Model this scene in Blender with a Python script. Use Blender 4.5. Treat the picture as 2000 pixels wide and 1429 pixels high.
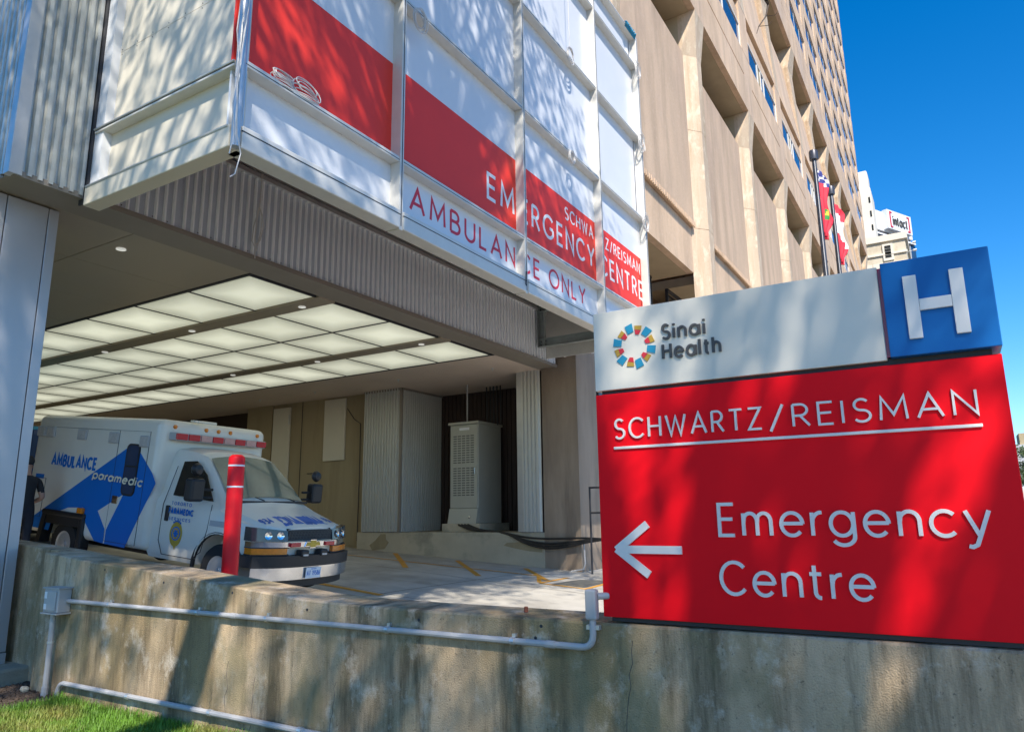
import bpy, bmesh, math, random
from mathutils import Vector, Matrix, noise
import numpy as np
random.seed(7)
for o in list(bpy.data.objects): bpy.data.objects.remove(o)
sc = bpy.context.scene
COL = sc.collection
rad = math.radians

# ------------------------------------------------------------------ camera
CAM = Vector((0, 0, 1.65)); YAW, PITCH, ROLL = 0.543497, 0.204621, 0.01257
FPX = 1410.2
_f = Vector((math.cos(PITCH)*math.cos(YAW), math.cos(PITCH)*math.sin(YAW), math.sin(PITCH)))
_rr = _f.cross(Vector((0, 0, 1))).normalized(); _d = _f.cross(_rr)
_c, _s = math.cos(ROLL), math.sin(ROLL)
RT, DN = _c*_rr + _s*_d, -_s*_rr + _c*_d
cd = bpy.data.cameras.new('camera'); cam = bpy.data.objects.new('camera', cd); COL.objects.link(cam)
cd.sensor_width = 36; cd.lens = FPX*36/2000; cd.clip_start = .05; cd.clip_end = 5000
mw = Matrix.Identity(4)
for i in range(3):
    mw[i][0] = RT[i]; mw[i][1] = -DN[i]; mw[i][2] = -_f[i]; mw[i][3] = CAM[i]
cam.matrix_world = mw; sc.camera = cam

# ------------------------------------------------------------------ sky and sun
SUN = Vector((-.76, -.58, 1.0)).normalized()
w = bpy.data.worlds.new('World'); sc.world = w; w.use_nodes = True
nt = w.node_tree; nt.nodes.clear()
sky = nt.nodes.new('ShaderNodeTexSky'); sky.sky_type = 'NISHITA'; sky.sun_disc = False
sky.sun_elevation = math.asin(SUN.z); sky.sun_rotation = math.atan2(SUN.x, SUN.y)
sky.air_density = 1.0; sky.dust_density = .25; sky.ozone_density = 5.0
bg = nt.nodes.new('ShaderNodeBackground'); bg.inputs[1].default_value = .12
wo = nt.nodes.new('ShaderNodeOutputWorld')
hs = nt.nodes.new('ShaderNodeHueSaturation'); hs.inputs['Saturation'].default_value = 1.36; hs.inputs['Hue'].default_value = .502
nt.links.new(sky.outputs[0], hs.inputs['Color']); nt.links.new(hs.outputs[0], bg.inputs[0]); nt.links.new(bg.outputs[0], wo.inputs[0])
sd = bpy.data.lights.new('sun', 'SUN'); sd.energy = 3.9; sd.angle = rad(.55); sd.color = (1, .93, .82)
so = bpy.data.objects.new('sun', sd); COL.objects.link(so)
so.rotation_euler = SUN.to_track_quat('Z', 'Y').to_euler(); so.location = (-20, -20, 40)
sc.view_settings.view_transform = 'Standard'; sc.view_settings.look = 'None'
sc.view_settings.exposure = .85; sc.view_settings.gamma = 1; sc.view_settings.use_curve_mapping = False

# ------------------------------------------------------------------ photo pixel -> point helpers
def ray(px, py):
    return RT*((px-1000)/FPX) + DN*((py-714.5)/FPX) + _f
def on(px, py, ax, val):
    d = ray(px, py); t = (val-CAM[ax])/d[ax]; return CAM + d*t

# ------------------------------------------------------------------ materials
MATS = {}
def mat(name, rgb, rough=.55, metal=0, var=.08, vs=3.0, bump=0, bs=40, spec=.5, emit=0, stretch=None, rgb2=None, f2=(.45, .65), s2=1.0, alpha=1, coat=0, rvar=0):
    if name in MATS: return MATS[name]
    m = bpy.data.materials.new(name); m.use_nodes = True; MATS[name] = m
    nt = m.node_tree; N = nt.nodes; L = nt.links; b = N['Principled BSDF']
    b.inputs['Roughness'].default_value = rough; b.inputs['Metallic'].default_value = metal
    b.inputs['Specular IOR Level'].default_value = spec; b.inputs['Coat Weight'].default_value = coat
    tc = N.new('ShaderNodeTexCoord'); mp = N.new('ShaderNodeMapping'); L.new(tc.outputs['Object'], mp.inputs[0])
    if stretch: mp.inputs['Scale'].default_value = stretch
    def nz(scale, det=5):
        n = N.new('ShaderNodeTexNoise'); n.inputs['Scale'].default_value = scale; n.inputs['Detail'].default_value = det
        n.inputs['Roughness'].default_value = .6; L.new(mp.outputs[0], n.inputs['Vector']); return n
    def mr(src, a, c, lo, hi):
        r = N.new('ShaderNodeMapRange'); L.new(src, r.inputs[0])
        for i, v in zip((1, 2, 3, 4), (a, c, lo, hi)): r.inputs[i].default_value = v
        return r.outputs[0]
    col = N.new('ShaderNodeRGB'); col.outputs[0].default_value = (*rgb, 1); cur = col.outputs[0]
    if rgb2:
        n2 = nz(s2, 6); mx = N.new('ShaderNodeMix'); mx.data_type = 'RGBA'
        L.new(mr(n2.outputs[0], f2[0], f2[1], 0, 1), mx.inputs[0]); L.new(cur, mx.inputs[6]); mx.inputs[7].default_value = (*rgb2, 1); cur = mx.outputs[2]
    if var:
        n1 = nz(vs); sc_ = N.new('ShaderNodeVectorMath'); sc_.operation = 'SCALE'
        L.new(cur, sc_.inputs[0]); L.new(mr(n1.outputs[0], .25, .75, 1-var, 1+var), sc_.inputs['Scale']); cur = sc_.outputs[0]
        if rvar: L.new(mr(n1.outputs[0], .3, .7, rough-rvar, rough+rvar), b.inputs['Roughness'])
    L.new(cur, b.inputs['Base Color'])
    if emit:
        L.new(cur, b.inputs['Emission Color']); b.inputs['Emission Strength'].default_value = emit
    if bump:
        n3 = N.new('ShaderNodeTexNoise'); n3.inputs['Scale'].default_value = bs; n3.inputs['Detail'].default_value = 4
        L.new(tc.outputs['Object'], n3.inputs['Vector'])
        bp = N.new('ShaderNodeBump'); bp.inputs['Strength'].default_value = bump; bp.inputs['Distance'].default_value = .02
        L.new(n3.outputs[0], bp.inputs['Height']); L.new(bp.outputs[0], b.inputs['Normal'])
    if alpha < 1:
        b.inputs['Alpha'].default_value = alpha
    return m

mat('galv', (.58, .59, .56), .40, .55, .14, 6, rvar=.08)
mat('fascia', (.80, .88, .94), .38, .05, .03, 3, rvar=.05)
mat('fascia_rib_glint', (.93, .95, .97), .3, .1, .03, 3)  # same metal as the pan; lighter colour paints the highlights on the ribs
mat('fascia_pan_shade', (.52, .56, .62), .42, .1, .05, 2)  # darker copy of the rib metal, so the painted highlights stand out
mat('alu', (.60, .60, .59), .34, .6, .08, 4)
mat('column_panel', (.46, .46, .48), .36, .4, .05, 1.5)
mat('panel_white', (.74, .75, .77), .30, 0, .03, 1.2, coat=.15)
mat('panel_cream', (.70, .64, .52), .40, 0, .04, 1.0)
mat('panel_red', (.86, .04, .02), .55, 0, .05, 1.3)
mat('frame_white', (.68, .66, .61), .38, .1, .06, 5)
mat('print_white', (.82, .82, .82), .5, 0, .02)
mat('print_red', (.65, .03, .06), .5, 0, .02)
mat('gasket', (.03, .03, .035), .6)
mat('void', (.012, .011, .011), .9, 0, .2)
mat('soffit_metal', (.37, .31, .235), .4, .2, .06, 1.5, rvar=.06)
mat('soffit_trim', (.27, .235, .195), .5, .1, .06, 2)
mat('soffit_paint', (.68, .55, .45), .7, 0, .06, 1)
mat('light_panel', (.83, .84, .67), .5, 0, .02, .8, emit=.62)
mat('lamp', (.8, .8, .75), .4, 0, 0, emit=.25)
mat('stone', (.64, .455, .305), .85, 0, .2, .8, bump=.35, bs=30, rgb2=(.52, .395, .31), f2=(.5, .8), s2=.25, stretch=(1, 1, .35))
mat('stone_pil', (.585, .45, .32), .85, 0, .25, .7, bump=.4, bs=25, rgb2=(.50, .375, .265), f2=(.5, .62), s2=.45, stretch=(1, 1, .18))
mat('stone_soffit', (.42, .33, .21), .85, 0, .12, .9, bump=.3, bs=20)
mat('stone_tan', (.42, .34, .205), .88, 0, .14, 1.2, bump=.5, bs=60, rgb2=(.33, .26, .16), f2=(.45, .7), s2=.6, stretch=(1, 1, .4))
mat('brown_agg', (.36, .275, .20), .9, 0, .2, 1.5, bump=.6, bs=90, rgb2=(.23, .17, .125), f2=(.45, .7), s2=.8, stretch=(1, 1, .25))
mat('dark_slats', (.045, .028, .022), .7, 0, .3, 5, stretch=(8, 8, .3))
mat('slab', (.50, .465, .40), .85, 0, .16, .9, bump=.3, bs=60, rgb2=(.36, .33, .28), f2=(.48, .66), s2=.7)
mat('plinth', (.52, .45, .33), .85, 0, .14, 1.5, bump=.4, bs=50, rgb2=(.32, .29, .22), f2=(.5, .62), s2=.8)
mat('orange_paint', (.62, .29, .03), .7, 0, .25, 9)
mat('white_paint', (.72, .70, .66), .6, 0, .05)
mat('glass_blue', (.02, .05, .11), .06, 0, .15, .5, spec=.9)
mat('glass_dark', (.018, .022, .022), .05, 0, 0, spec=.8)
mat('glass_screen', (.16, .19, .145), .05, 0, .25, 2.5, spec=.9)  # pale green base stands in for the ceiling reflected in the windscreen
mat('black_plastic', (.018, .018, .02), .45, 0, .1, 5)
mat('rubber', (.02, .02, .02), .8, 0, .15, 8)
mat('chrome', (.72, .73, .75), .12, 1, .05, 4)
mat('steel', (.36, .40, .39), .5, .5, .14, 5)
mat('cable_white', (.62, .60, .58), .5)
mat('cable_black', (.015, .015, .017), .45)
mat('amb_white', (.80, .76, .66), .28, 0, .05, 1.5, coat=.2)
mat('amb_blue', (.006, .16, .55), .4, 0, .06, 1.5, spec=.3)
mat('amb_cream', (.82, .77, .58), .4)
mat('lens_red', (.55, .02, .03), .25, 0, .1, 8, coat=.5)
mat('lens_pink', (.60, .36, .33), .2, 0, .1, 20, coat=.5); mat('lens_clear', (.55, .53, .50), .18, 0, .2, 30, coat=.6)
mat('lens_amber', (.75, .22, .01), .25, 0, .15, 20, coat=.5)
mat('gold', (.55, .38, .05), .45, .2, .15, 10)
mat('sign_red', (.90, .004, .012), .5, 0, .04, 1.4, spec=.12)
mat('sign_white', (.70, .65, .55), .34, 0, .04, 1.4, coat=.15)
mat('sign_blue', (.002, .12, .38), .4, 0, .08, 1.5, spec=.3)
mat('sign_letter', (.76, .72, .67), .42, 0, .05, 6)
mat('sign_grey', (.07, .065, .06), .5)
mat('logo_teal', (.02, .25, .40), .4); mat('logo_gold', (.45, .27, .03), .4); mat('logo_red', (.60, .03, .04), .4)
mat('conduit', (.44, .43, .42), .5, .05, .08, 6)
mat('bollard_red', (.80, .006, .012), .42, 0, .04, 3, spec=.3)
mat('cabinet', (.46, .45, .38), .45, .1, .05, 2); mat('cabinet_dark', (.12, .12, .11), .6)
mat('bark', (.10, .075, .055), .9, 0, .3, 8, bump=.8, bs=30)
mat('leaf', (.07, .12, .03), .6, 0, .35, 1.5); mat('leaf_far', (.05, .09, .025), .7, 0, .4, .8)
mat('skin', (.45, .26, .18), .55); mat('cloth_black', (.02, .02, .022), .8, 0, .2, 8); mat('cloth_navy', (.018, .02, .03), .85, 0, .2, 8)
mat('flag_red', (.70, .02, .05), .7, 0, .05); mat('flag_white', (.78, .77, .77), .7); mat('flag_blue', (.02, .03, .22), .7); mat('flag_green', (.03, .28, .05), .7); mat('flag_yellow', (.7, .55, .05), .7)
mat('pole_grey', (.09, .09, .10), .4, .6, .1)
mat('limestone', (.62, .55, .43), .85, 0, .08, .25, rgb2=(.53, .45, .33), f2=(.5, .6), s2=.5)
mat('pale_stone', (.72, .66, .56), .85, 0, .08, .1)
mat('far_white', (.72, .73, .75), .5); mat('far_grey', (.45, .46, .47), .6, 0, .1, .3)
mat('asphalt', (.055, .055, .056), .9, 0, .15, .5, bump=.3, bs=60)
mat('soil', (.10, .07, .05), .95, 0, .4, 12, bump=1, bs=70)
mat('lawn', (.07, .10, .02), .95, 0, .4, 3, rgb2=(.20, .15, .05), f2=(.52, .7), s2=.9)
mat('rust', (.20, .06, .03), .8, 0, .2, 10)
mat('truck_white', (.65, .66, .66), .4); mat('car_red', (.5, .02, .02), .3, coat=.4)
mat('blue_van', (.015, .05, .16), .35, 0, .05, coat=.2)

def ribbed(name, rgb, rgb2, pitch=.16):
    m = mat(name, rgb, .88, 0, .14, .9, rgb2=rgb2, f2=(.5, .75), s2=.3, stretch=(1, 1, .3))
    nt = m.node_tree; N = nt.nodes; L = nt.links
    tc = N.new('ShaderNodeTexCoord'); sp = N.new('ShaderNodeSeparateXYZ'); L.new(tc.outputs['Object'], sp.inputs[0])
    nzs = N.new('ShaderNodeTexNoise'); nzs.inputs['Scale'].default_value = 9; L.new(tc.outputs['Object'], nzs.inputs['Vector'])
    ml = N.new('ShaderNodeMath'); ml.operation = 'MULTIPLY_ADD'; ml.inputs[1].default_value = 2*math.pi/pitch
    ml2 = N.new('ShaderNodeMath'); ml2.operation = 'MULTIPLY'; ml2.inputs[1].default_value = .8
    L.new(nzs.outputs[0], ml2.inputs[0]); L.new(sp.outputs[0], ml.inputs[0]); L.new(ml2.outputs[0], ml.inputs[2])
    sn = N.new('ShaderNodeMath'); sn.operation = 'SINE'; L.new(ml.outputs[0], sn.inputs[0])
    bp = N.new('ShaderNodeBump'); bp.inputs['Strength'].default_value = .8; bp.inputs['Distance'].default_value = .025
    L.new(sn.outputs[0], bp.inputs['Height']); L.new(bp.outputs[0], N['Principled BSDF'].inputs['Normal'])
ribbed('stone_rib', (.67, .48, .33), (.53, .38, .28), .11)

def streaks(name, layers):
    m = MATS[name]; nt = m.node_tree; N = nt.nodes; L = nt.links; b = N['Principled BSDF']; c = b.inputs['Base Color'].links[0].from_socket
    tc = N.new('ShaderNodeTexCoord')
    for st, sc_, lo, hi, rgb, amt in layers:
        mp = N.new('ShaderNodeMapping'); mp.inputs['Scale'].default_value = st; L.new(tc.outputs['Object'], mp.inputs[0])
        n = N.new('ShaderNodeTexNoise'); n.inputs['Scale'].default_value = sc_; n.inputs['Detail'].default_value = 8; n.inputs['Roughness'].default_value = .65; L.new(mp.outputs[0], n.inputs['Vector'])
        r = N.new('ShaderNodeMapRange'); L.new(n.outputs[0], r.inputs[0]); r.inputs[1].default_value = lo; r.inputs[2].default_value = hi; r.inputs[4].default_value = amt
        mx = N.new('ShaderNodeMix'); mx.data_type = 'RGBA'; L.new(r.outputs[0], mx.inputs[0]); L.new(c, mx.inputs[6]); mx.inputs[7].default_value = (*rgb, 1); c = mx.outputs[2]
    L.new(c, b.inputs['Base Color'])
for nm in ('stone', 'stone_rib'): streaks(nm, [((1, 1, .12), .9, .50, .72, (.36, .25, .17), .65), ((1, 1, 1), 6, .55, .75, (.72, .56, .43), .5), ((1, 1, 1), 14, .55, .72, (.36, .25, .18), .4)])
streaks('stone_pil', [((1, 1, .10), 1.4, .48, .66, (.38, .26, .15), .7), ((1, 1, .5), 3, .52, .66, (.76, .66, .50), .6), ((1, 1, 1), 12, .55, .7, (.40, .29, .18), .4)])
streaks('slab', [((1, 1, 1), .8, .50, .68, (.30, .27, .225), .6), ((3, .4, 1), 1.2, .54, .7, (.24, .215, .18), .45), ((1, 1, 1), 25, .6, .75, (.25, .22, .18), .4)])
streaks('stone_tan', [((1, 1, .15), 1.5, .5, .7, (.24, .18, .10), .6)])
streaks('brown_agg', [((1, 1, .12), 1.6, .5, .7, (.15, .11, .08), .7)])
def wall_concrete():
    m = mat('wall_concrete', (.56, .41, .255), .9, 0, .3, 3.0, rgb2=(.33, .235, .115), f2=(.42, .62), s2=1.1, stretch=(1, 1, .5), bump=.5, bs=110)
    nt = m.node_tree; N = nt.nodes; L = nt.links; b = N['Principled BSDF']
    base = b.inputs['Base Color'].links[0].from_socket
    tc = N.new('ShaderNodeTexCoord')
    def layer(base, stretch, scale, lo, hi, rgb, amt):
        mp = N.new('ShaderNodeMapping'); mp.inputs['Scale'].default_value = stretch; L.new(tc.outputs['Object'], mp.inputs[0])
        n = N.new('ShaderNodeTexNoise'); n.inputs['Scale'].default_value = scale; n.inputs['Detail'].default_value = 8; n.inputs['Roughness'].default_value = .7
        L.new(mp.outputs[0], n.inputs['Vector'])
        r = N.new('ShaderNodeMapRange'); L.new(n.outputs[0], r.inputs[0]); r.inputs[1].default_value = lo; r.inputs[2].default_value = hi; r.inputs[4].default_value = amt
        mx = N.new('ShaderNodeMix'); mx.data_type = 'RGBA'; L.new(r.outputs[0], mx.inputs[0]); L.new(base, mx.inputs[6]); mx.inputs[7].default_value = (*rgb, 1)
        return mx.outputs[2]
    c = layer(base, (1, 2.6, .3), 1.7, .46, .64, (.11, .08, .04), .9)      # rain streaks
    c = layer(c, (1, 1, .8), 4.2, .54, .70, (.68, .58, .45), .9)               # pale efflorescence
    c = layer(c, (1, 1, .7), 26, .62, .75, (.55, .50, .40), .6)               # flecks
    c = layer(c, (1, 1, 1), 45, .58, .70, (.09, .07, .045), .8)
    c = layer(c, (1, 1.2, .8), 1.3, .50, .62, (.22, .19, .095), .6)               # pits
    L.new(c, b.inputs['Base Color'])
wall_concrete()

# ------------------------------------------------------------------ mesh building
ORG = {}
class MB:
    def __init__(s): s.v = []; s.f = []
    def add(s, vs, fs):
        o = len(s.v); s.v += [tuple(p) for p in vs]; s.f += [tuple(i+o for i in f) for f in fs]; return s
    def hexa(s, p):   # p: 4 bottom ccw, 4 top ccw
        return s.add(p, [(3, 2, 1, 0), (4, 5, 6, 7), (0, 1, 5, 4), (1, 2, 6, 5), (2, 3, 7, 6), (3, 0, 4, 7)])
    def box(s, x0, x1, y0, y1, z0, z1):
        return s.hexa([(x0, y0, z0), (x1, y0, z0), (x1, y1, z0), (x0, y1, z0), (x0, y0, z1), (x1, y0, z1), (x1, y1, z1), (x0, y1, z1)])
    def prism(s, pts, vec):
        n = len(pts); v = Vector(vec); P = [Vector(p) for p in pts]
        return s.add(P + [p+v for p in P], [tuple(range(n))[::-1], tuple(range(n, 2*n))] + [(i, (i+1) % n, n+(i+1) % n, n+i) for i in range(n)])
    def tube(s, pts, r, n=8, closed=False):
        P = [Vector(p) for p in pts]; m = len(P); rings = []
        rr = r if isinstance(r, (list, tuple)) else [r]*m
        up = None
        for i in range(m):
            a = P[(i-1) % m] if (closed or i > 0) else P[i]; b = P[(i+1) % m] if (closed or i < m-1) else P[i]
            t = (b-a).normalized() if (b-a).length > 1e-9 else Vector((0, 0, 1))
            if up is None:
                up = t.cross(Vector((0, 0, 1)) if abs(t.z) < .9 else Vector((1, 0, 0))).normalized()
            else:
                up = (up - t*up.dot(t)).normalized()
            q = t.cross(up)
            rings.append([P[i] + (up*math.cos(2*math.pi*k/n) + q*math.sin(2*math.pi*k/n))*rr[i] for k in range(n)])
        vs = [p for R_ in rings for p in R_]; fs = []
        for i in range(m if closed else m-1):
            j = (i+1) % m
            fs += [(i*n+k, i*n+(k+1) % n, j*n+(k+1) % n, j*n+k) for k in range(n)]
        if not closed: fs += [tuple(range(n))[::-1], tuple(range((m-1)*n, m*n))]
        return s.add(vs, fs)
    def lathe(s, prof, org, ax, n=24, caps=True):   # prof: (radius, along)
        a = Vector(ax).normalized(); u = (a.cross(Vector((0, 0, 1))) if abs(a.z) < .9 else a.cross(Vector((1, 0, 0)))).normalized(); q = a.cross(u); o = Vector(org)
        vs = []; m = len(prof)
        for r, h in prof:
            for k in range(n): vs.append(o + a*h + (u*math.cos(2*math.pi*k/n)+q*math.sin(2*math.pi*k/n))*r)
        fs = [(i*n+k, i*n+(k+1) % n, (i+1)*n+(k+1) % n, (i+1)*n+k) for i in range(m-1) for k in range(n)]
        if caps and prof[0][0] > 1e-6: fs.append(tuple(range(n))[::-1])
        if caps and prof[-1][0] > 1e-6: fs.append(tuple(range((m-1)*n, m*n)))
        return s.add(vs, fs)
    def build(s, name, m, parent=None, smooth=False, bevel=0, seg=2, local=False):
        me = bpy.data.meshes.new(name)
        if parent is not None:
            org = Vector((0, 0, 0)) if local else ORG[parent]
        else:
            V = np.array(s.v); org = Vector(((V[:, 0].min()+V[:, 0].max())/2, (V[:, 1].min()+V[:, 1].max())/2, V[:, 2].min()))
        me.from_pydata([tuple(Vector(p)-org) for p in s.v], [], s.f)
        bm = bmesh.new(); bm.from_mesh(me); bmesh.ops.recalc_face_normals(bm, faces=bm.faces[:])
        if bevel:
            es = [e for e in bm.edges if len(e.link_faces) == 2 and e.calc_face_angle(0) > .6]
            bmesh.ops.bevel(bm, geom=es, offset=bevel, segments=seg, profile=.5, affect='EDGES', clamp_overlap=True)
        bm.to_mesh(me); bm.free()
        if smooth:
            me.polygons.foreach_set('use_smooth', [True]*len(me.polygons))
            if smooth != 2: me.set_sharp_from_angle(angle=rad(35))
        me.materials.append(MATS[m] if isinstance(m, str) else m)
        o = bpy.data.objects.new(name, me); COL.objects.link(o)
        if parent is not None: o.parent = parent; ORG[o] = ORG.get(parent, Vector((0, 0, 0)))
        else: o.location = org; ORG[o] = org
        return o
def thing(name, label, cat, loc, group=None, matrix=None):
    o = bpy.data.objects.new(name, None); COL.objects.link(o); o.empty_display_size = .2
    if matrix is not None: o.matrix_world = matrix; ORG[o] = Vector((0, 0, 0))
    else: o.location = loc; ORG[o] = Vector(loc)
    o['label'] = label; o['category'] = cat
    if group: o['group'] = group
    return o
def tag(o, label, cat, group=None):
    o['label'] = label; o['category'] = cat
    if group: o['group'] = group
    return o
def struct(o, kind='structure', label=None):
    o['kind'] = kind
    if label: o['label'] = label
    return o
def inst(src, parent, off=(0, 0, 0), name=None):
    c = src.copy(); COL.objects.link(c); c.parent = parent; c.location = Vector(src.location)+Vector(off); ORG[c] = ORG.get(src)
    return c

# ------------------------------------------------------------------ lettering

# a plain monoline sans drawn stroke by stroke (capital height 1, x-height .7)
def arc(cx, cy, rx, ry, a0, a1, n=14):
    n = max(3, int(abs(a1-a0)/360*28)); return [(cx+rx*math.cos(rad(a0+(a1-a0)*i/n)), cy+ry*math.sin(rad(a0+(a1-a0)*i/n))) for i in range(n+1)]
XH = .70
def _bowl(x0, x1, y0, y1):
    ry = (y1-y0)/2; xm = x1-ry if x1-ry > x0 else (x0+x1)/2
    return [(x0, y1), (xm, y1)] + arc(xm, (y0+y1)/2, x1-xm, ry, 90, -90)[1:-1] + [(xm, y0), (x0, y0)]
_r = XH/2
GL = {
 'A': (.78, [[(0, 0), (.39, 1), (.78, 0)], [(.13, .33), (.65, .33)]]), 'B': (.58, [[(0, 0), (0, 1)], _bowl(0, .50, .53, 1), _bowl(0, .58, 0, .53)]),
 'C': (.80, [arc(.46, .5, .46, .5, 42, 318)]), 'D': (.72, [[(0, 0), (0, 1)], _bowl(0, .72, 0, 1)]), 'E': (.50, [[(.50, 1), (0, 1), (0, 0), (.50, 0)], [(0, .52), (.45, .52)]]),
 'G': (.88, [arc(.47, .5, .47, .5, 42, 325) + [(.86, .45)], [(.55, .45), (.86, .45)]]), 'H': (.66, [[(0, 0), (0, 1)], [(.66, 0), (.66, 1)], [(0, .52), (.66, .52)]]), 'I': (.02, [[(0, 0), (0, 1)]]),
 'L': (.46, [[(0, 1), (0, 0), (.46, 0)]]), 'M': (.86, [[(0, 0), (.06, 1), (.43, .22), (.80, 1), (.86, 0)]]), 'N': (.68, [[(0, 0), (0, 1), (.68, 0), (.68, 1)]]), 'O': (.96, [arc(.48, .5, .48, .5, 0, 360)]),
 'P': (.52, [[(0, 0), (0, 1)], _bowl(0, .52, .46, 1)]), 'R': (.58, [[(0, 0), (0, 1)], _bowl(0, .52, .48, 1), [(.25, .48), (.58, 0)]]),
 'S': (.56, [arc(.29, .755, .24, .245, 35, 270) + arc(.29, .255, .28, .255, 90, -145)[1:]]), 'T': (.64, [[(0, 1), (.64, 1)], [(.32, 1), (.32, 0)]]), 'U': (.64, [[(0, 1)] + arc(.32, .32, .32, .32, 180, 360) + [(.64, 1)]]),
 'V': (.72, [[(0, 1), (.36, 0), (.72, 1)]]), 'W': (1.08, [[(0, 1), (.27, 0), (.54, .9), (.81, 0), (1.08, 1)]]), 'Y': (.70, [[(0, 1), (.35, .45), (.70, 1)], [(.35, .45), (.35, 0)]]), 'Z': (.60, [[(0, 1), (.60, 1), (0, 0), (.62, 0)]]),
 '/': (.42, [[(0, -.05), (.42, 1.05)]]), ' ': (.22, []),
 'a': (.70, [arc(.34, _r, .33, _r, 0, 360), [(.71, XH), (.71, 0)]]), 'c': (.58, [arc(.35, _r, .35, _r, 45, 315)]), 'd': (.70, [arc(.35, _r, .35, _r, 0, 360), [(.72, 1.05), (.72, 0)]]),
 'e': (.66, [[(.02, _r+.02), (.68, _r+.02)], arc(.345, _r, .335, _r, 0, 318)]), 'g': (.68, [arc(.34, _r, .33, _r, 0, 360), [(.69, XH), (.69, 0)] + arc(.36, -.02, .33, .26, 0, -150)[1:]]),
 'h': (.52, [[(0, 1.05), (0, 0)], [(0, .38)] + arc(.27, .42, .27, .28, 165, 0)[1:] + [(.54, 0)]]), 'i': (.02, [[(0, XH), (0, 0)], [(0, .90), (0, 1.01)]]), 'l': (.02, [[(0, 1.05), (0, 0)]]),
 'm': (.90, [[(0, XH), (0, 0)], [(0, .38)] + arc(.225, .44, .225, .26, 165, 0)[1:] + [(.45, 0)], [(.45, .38)] + arc(.675, .44, .225, .26, 165, 0)[1:] + [(.90, 0)]]),
 'n': (.52, [[(0, XH), (0, 0)], [(0, .38)] + arc(.27, .42, .27, .28, 165, 0)[1:] + [(.54, 0)]]), 'p': (.62, [arc(.34, _r, .34, _r, 0, 360), [(0, XH), (0, -.3)]]),
 'r': (.22, [[(0, XH), (0, 0)], [(0, .36)] + arc(.28, .38, .28, .32, 172, 85)[1:]]), 't': (.36, [[(.15, .95), (.15, .16)] + arc(.31, .16, .16, .16, 180, 275)[1:], [(0, XH), (.36, XH)]]), 'y': (.58, [[(0, XH), (.30, .02)], [(.60, XH), (.22, -.24), (.10, -.30), (0, -.28)]]),
 '1': (.22, [[(0, .80), (.22, 1), (.22, 0)]]), '3': (.52, [arc(.26, .76, .24, .24, 140, -90) + arc(.25, .26, .28, .26, 90, -140)[1:]]), '4': (.60, [[(.46, 0), (.46, 1), (0, .28), (.62, .28)]]),
 '5': (.52, [[(.48, 1), (.08, 1), (.04, .56)] + arc(.24, .31, .28, .31, 130, -140)[1:]]), '6': (.56, [arc(.28, .30, .28, .30, 0, 360), arc(.52, .36, .52, .64, 100, 180)]), '8': (.54, [arc(.27, .76, .23, .24, -90, 270), arc(.27, .26, .27, .26, -90, 270)]), '9': (.56, [arc(.28, .70, .28, .30, 0, 360), arc(.04, .64, .52, .64, -80, 0)]),
 '-': (.3, [[(0, .45), (.3, .45)]]),
}
def ribbon(pl, wt, ext):
    """flat stroke of width wt along the polyline with mitred corners; returns left and right edge points"""
    P = [Vector(p) for p in pl]; closed = (P[0]-P[-1]).length < 1e-4 and len(P) > 3
    if closed: P = P[:-1]
    n = len(P); Lf, Rt = [], []
    for i in range(n):
        a = P[i-1] if (closed or i) else None; b = P[(i+1) % n] if (closed or i < n-1) else None
        d0 = (P[i]-a).normalized() if a is not None else None; d1 = (b-P[i]).normalized() if b is not None else None
        p = P[i].copy()
        if d0 is None: d0 = d1; p = p-d1*ext
        elif d1 is None: d1 = d0; p = p+d0*ext
        t = (d0+d1); t = t.normalized() if t.length > 1e-3 else d0
        nn = Vector((-t.y, t.x)); k = 1/max(.42, nn.dot(Vector((-d0.y, d0.x))))
        Lf.append(p+nn*wt/2*k); Rt.append(p-nn*wt/2*k)
    return Lf, Rt, closed
def text(s, O, U, Vv, width, cap, depth=.002, wt=.115, gap=.24, shear=0, mirror=False, N=None, islands=False):
    """O: left end of the baseline, U/Vv: unit vectors along the line and up, width: ink width, cap: capital height, wt: stroke weight"""
    O, U, Vv = Vector(O), Vector(U), Vector(Vv); N = Vector(N) if N else U.cross(Vv)
    k = 1-wt; lay = []; x = 0
    for ch_ in s:
        wg, st = GL[ch_]; lay.append((x, st)); x += wg*k+wt+gap
    tot = x-gap; sx = width/tot; out = []; lvl = 0
    for x0, st in lay:
        mb = MB()
        for q, pl in enumerate(st):
            pl2 = [(px*k+wt/2, py*k+wt/2) for px, py in pl]
            # keep the drawn weight even when the line is condensed or widened
            Lf, Rt, closed = ribbon([(px*sx/cap, py) for px, py in pl2], wt, 0 if len(pl) < 3 and 0 else .0)
            n = len(Lf); top = depth*(1+.02*q)+.00015*q; vs = []
            for dd in (0, top):
                for p in Lf+Rt:
                    u = p.x*cap+x0*sx; v = p.y*cap
                    if mirror: u = width-u
                    vs.append(O+U*(u+v*shear)+Vv*v+N*dd)
            m2 = 2*n; fs = []
            for i in range(n if closed else n-1):
                j_ = (i+1) % n
                fs += [(m2+i, m2+j_, m2+n+j_, m2+n+i), (i, j_, m2+j_, m2+i), (n+j_, n+i, m2+n+i, m2+n+j_), (j_, i, n+i, n+j_)]
            if not closed: fs += [(0, m2, m2+n, n), (n-1, 2*n-1, m2+2*n-1, m2+n-1)]
            mb.add(vs, fs)
        if mb.v: out.append(mb)
    if islands: return out
    al = MB()
    for mb in out: al.add(mb.v, mb.f)
    return al

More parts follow.
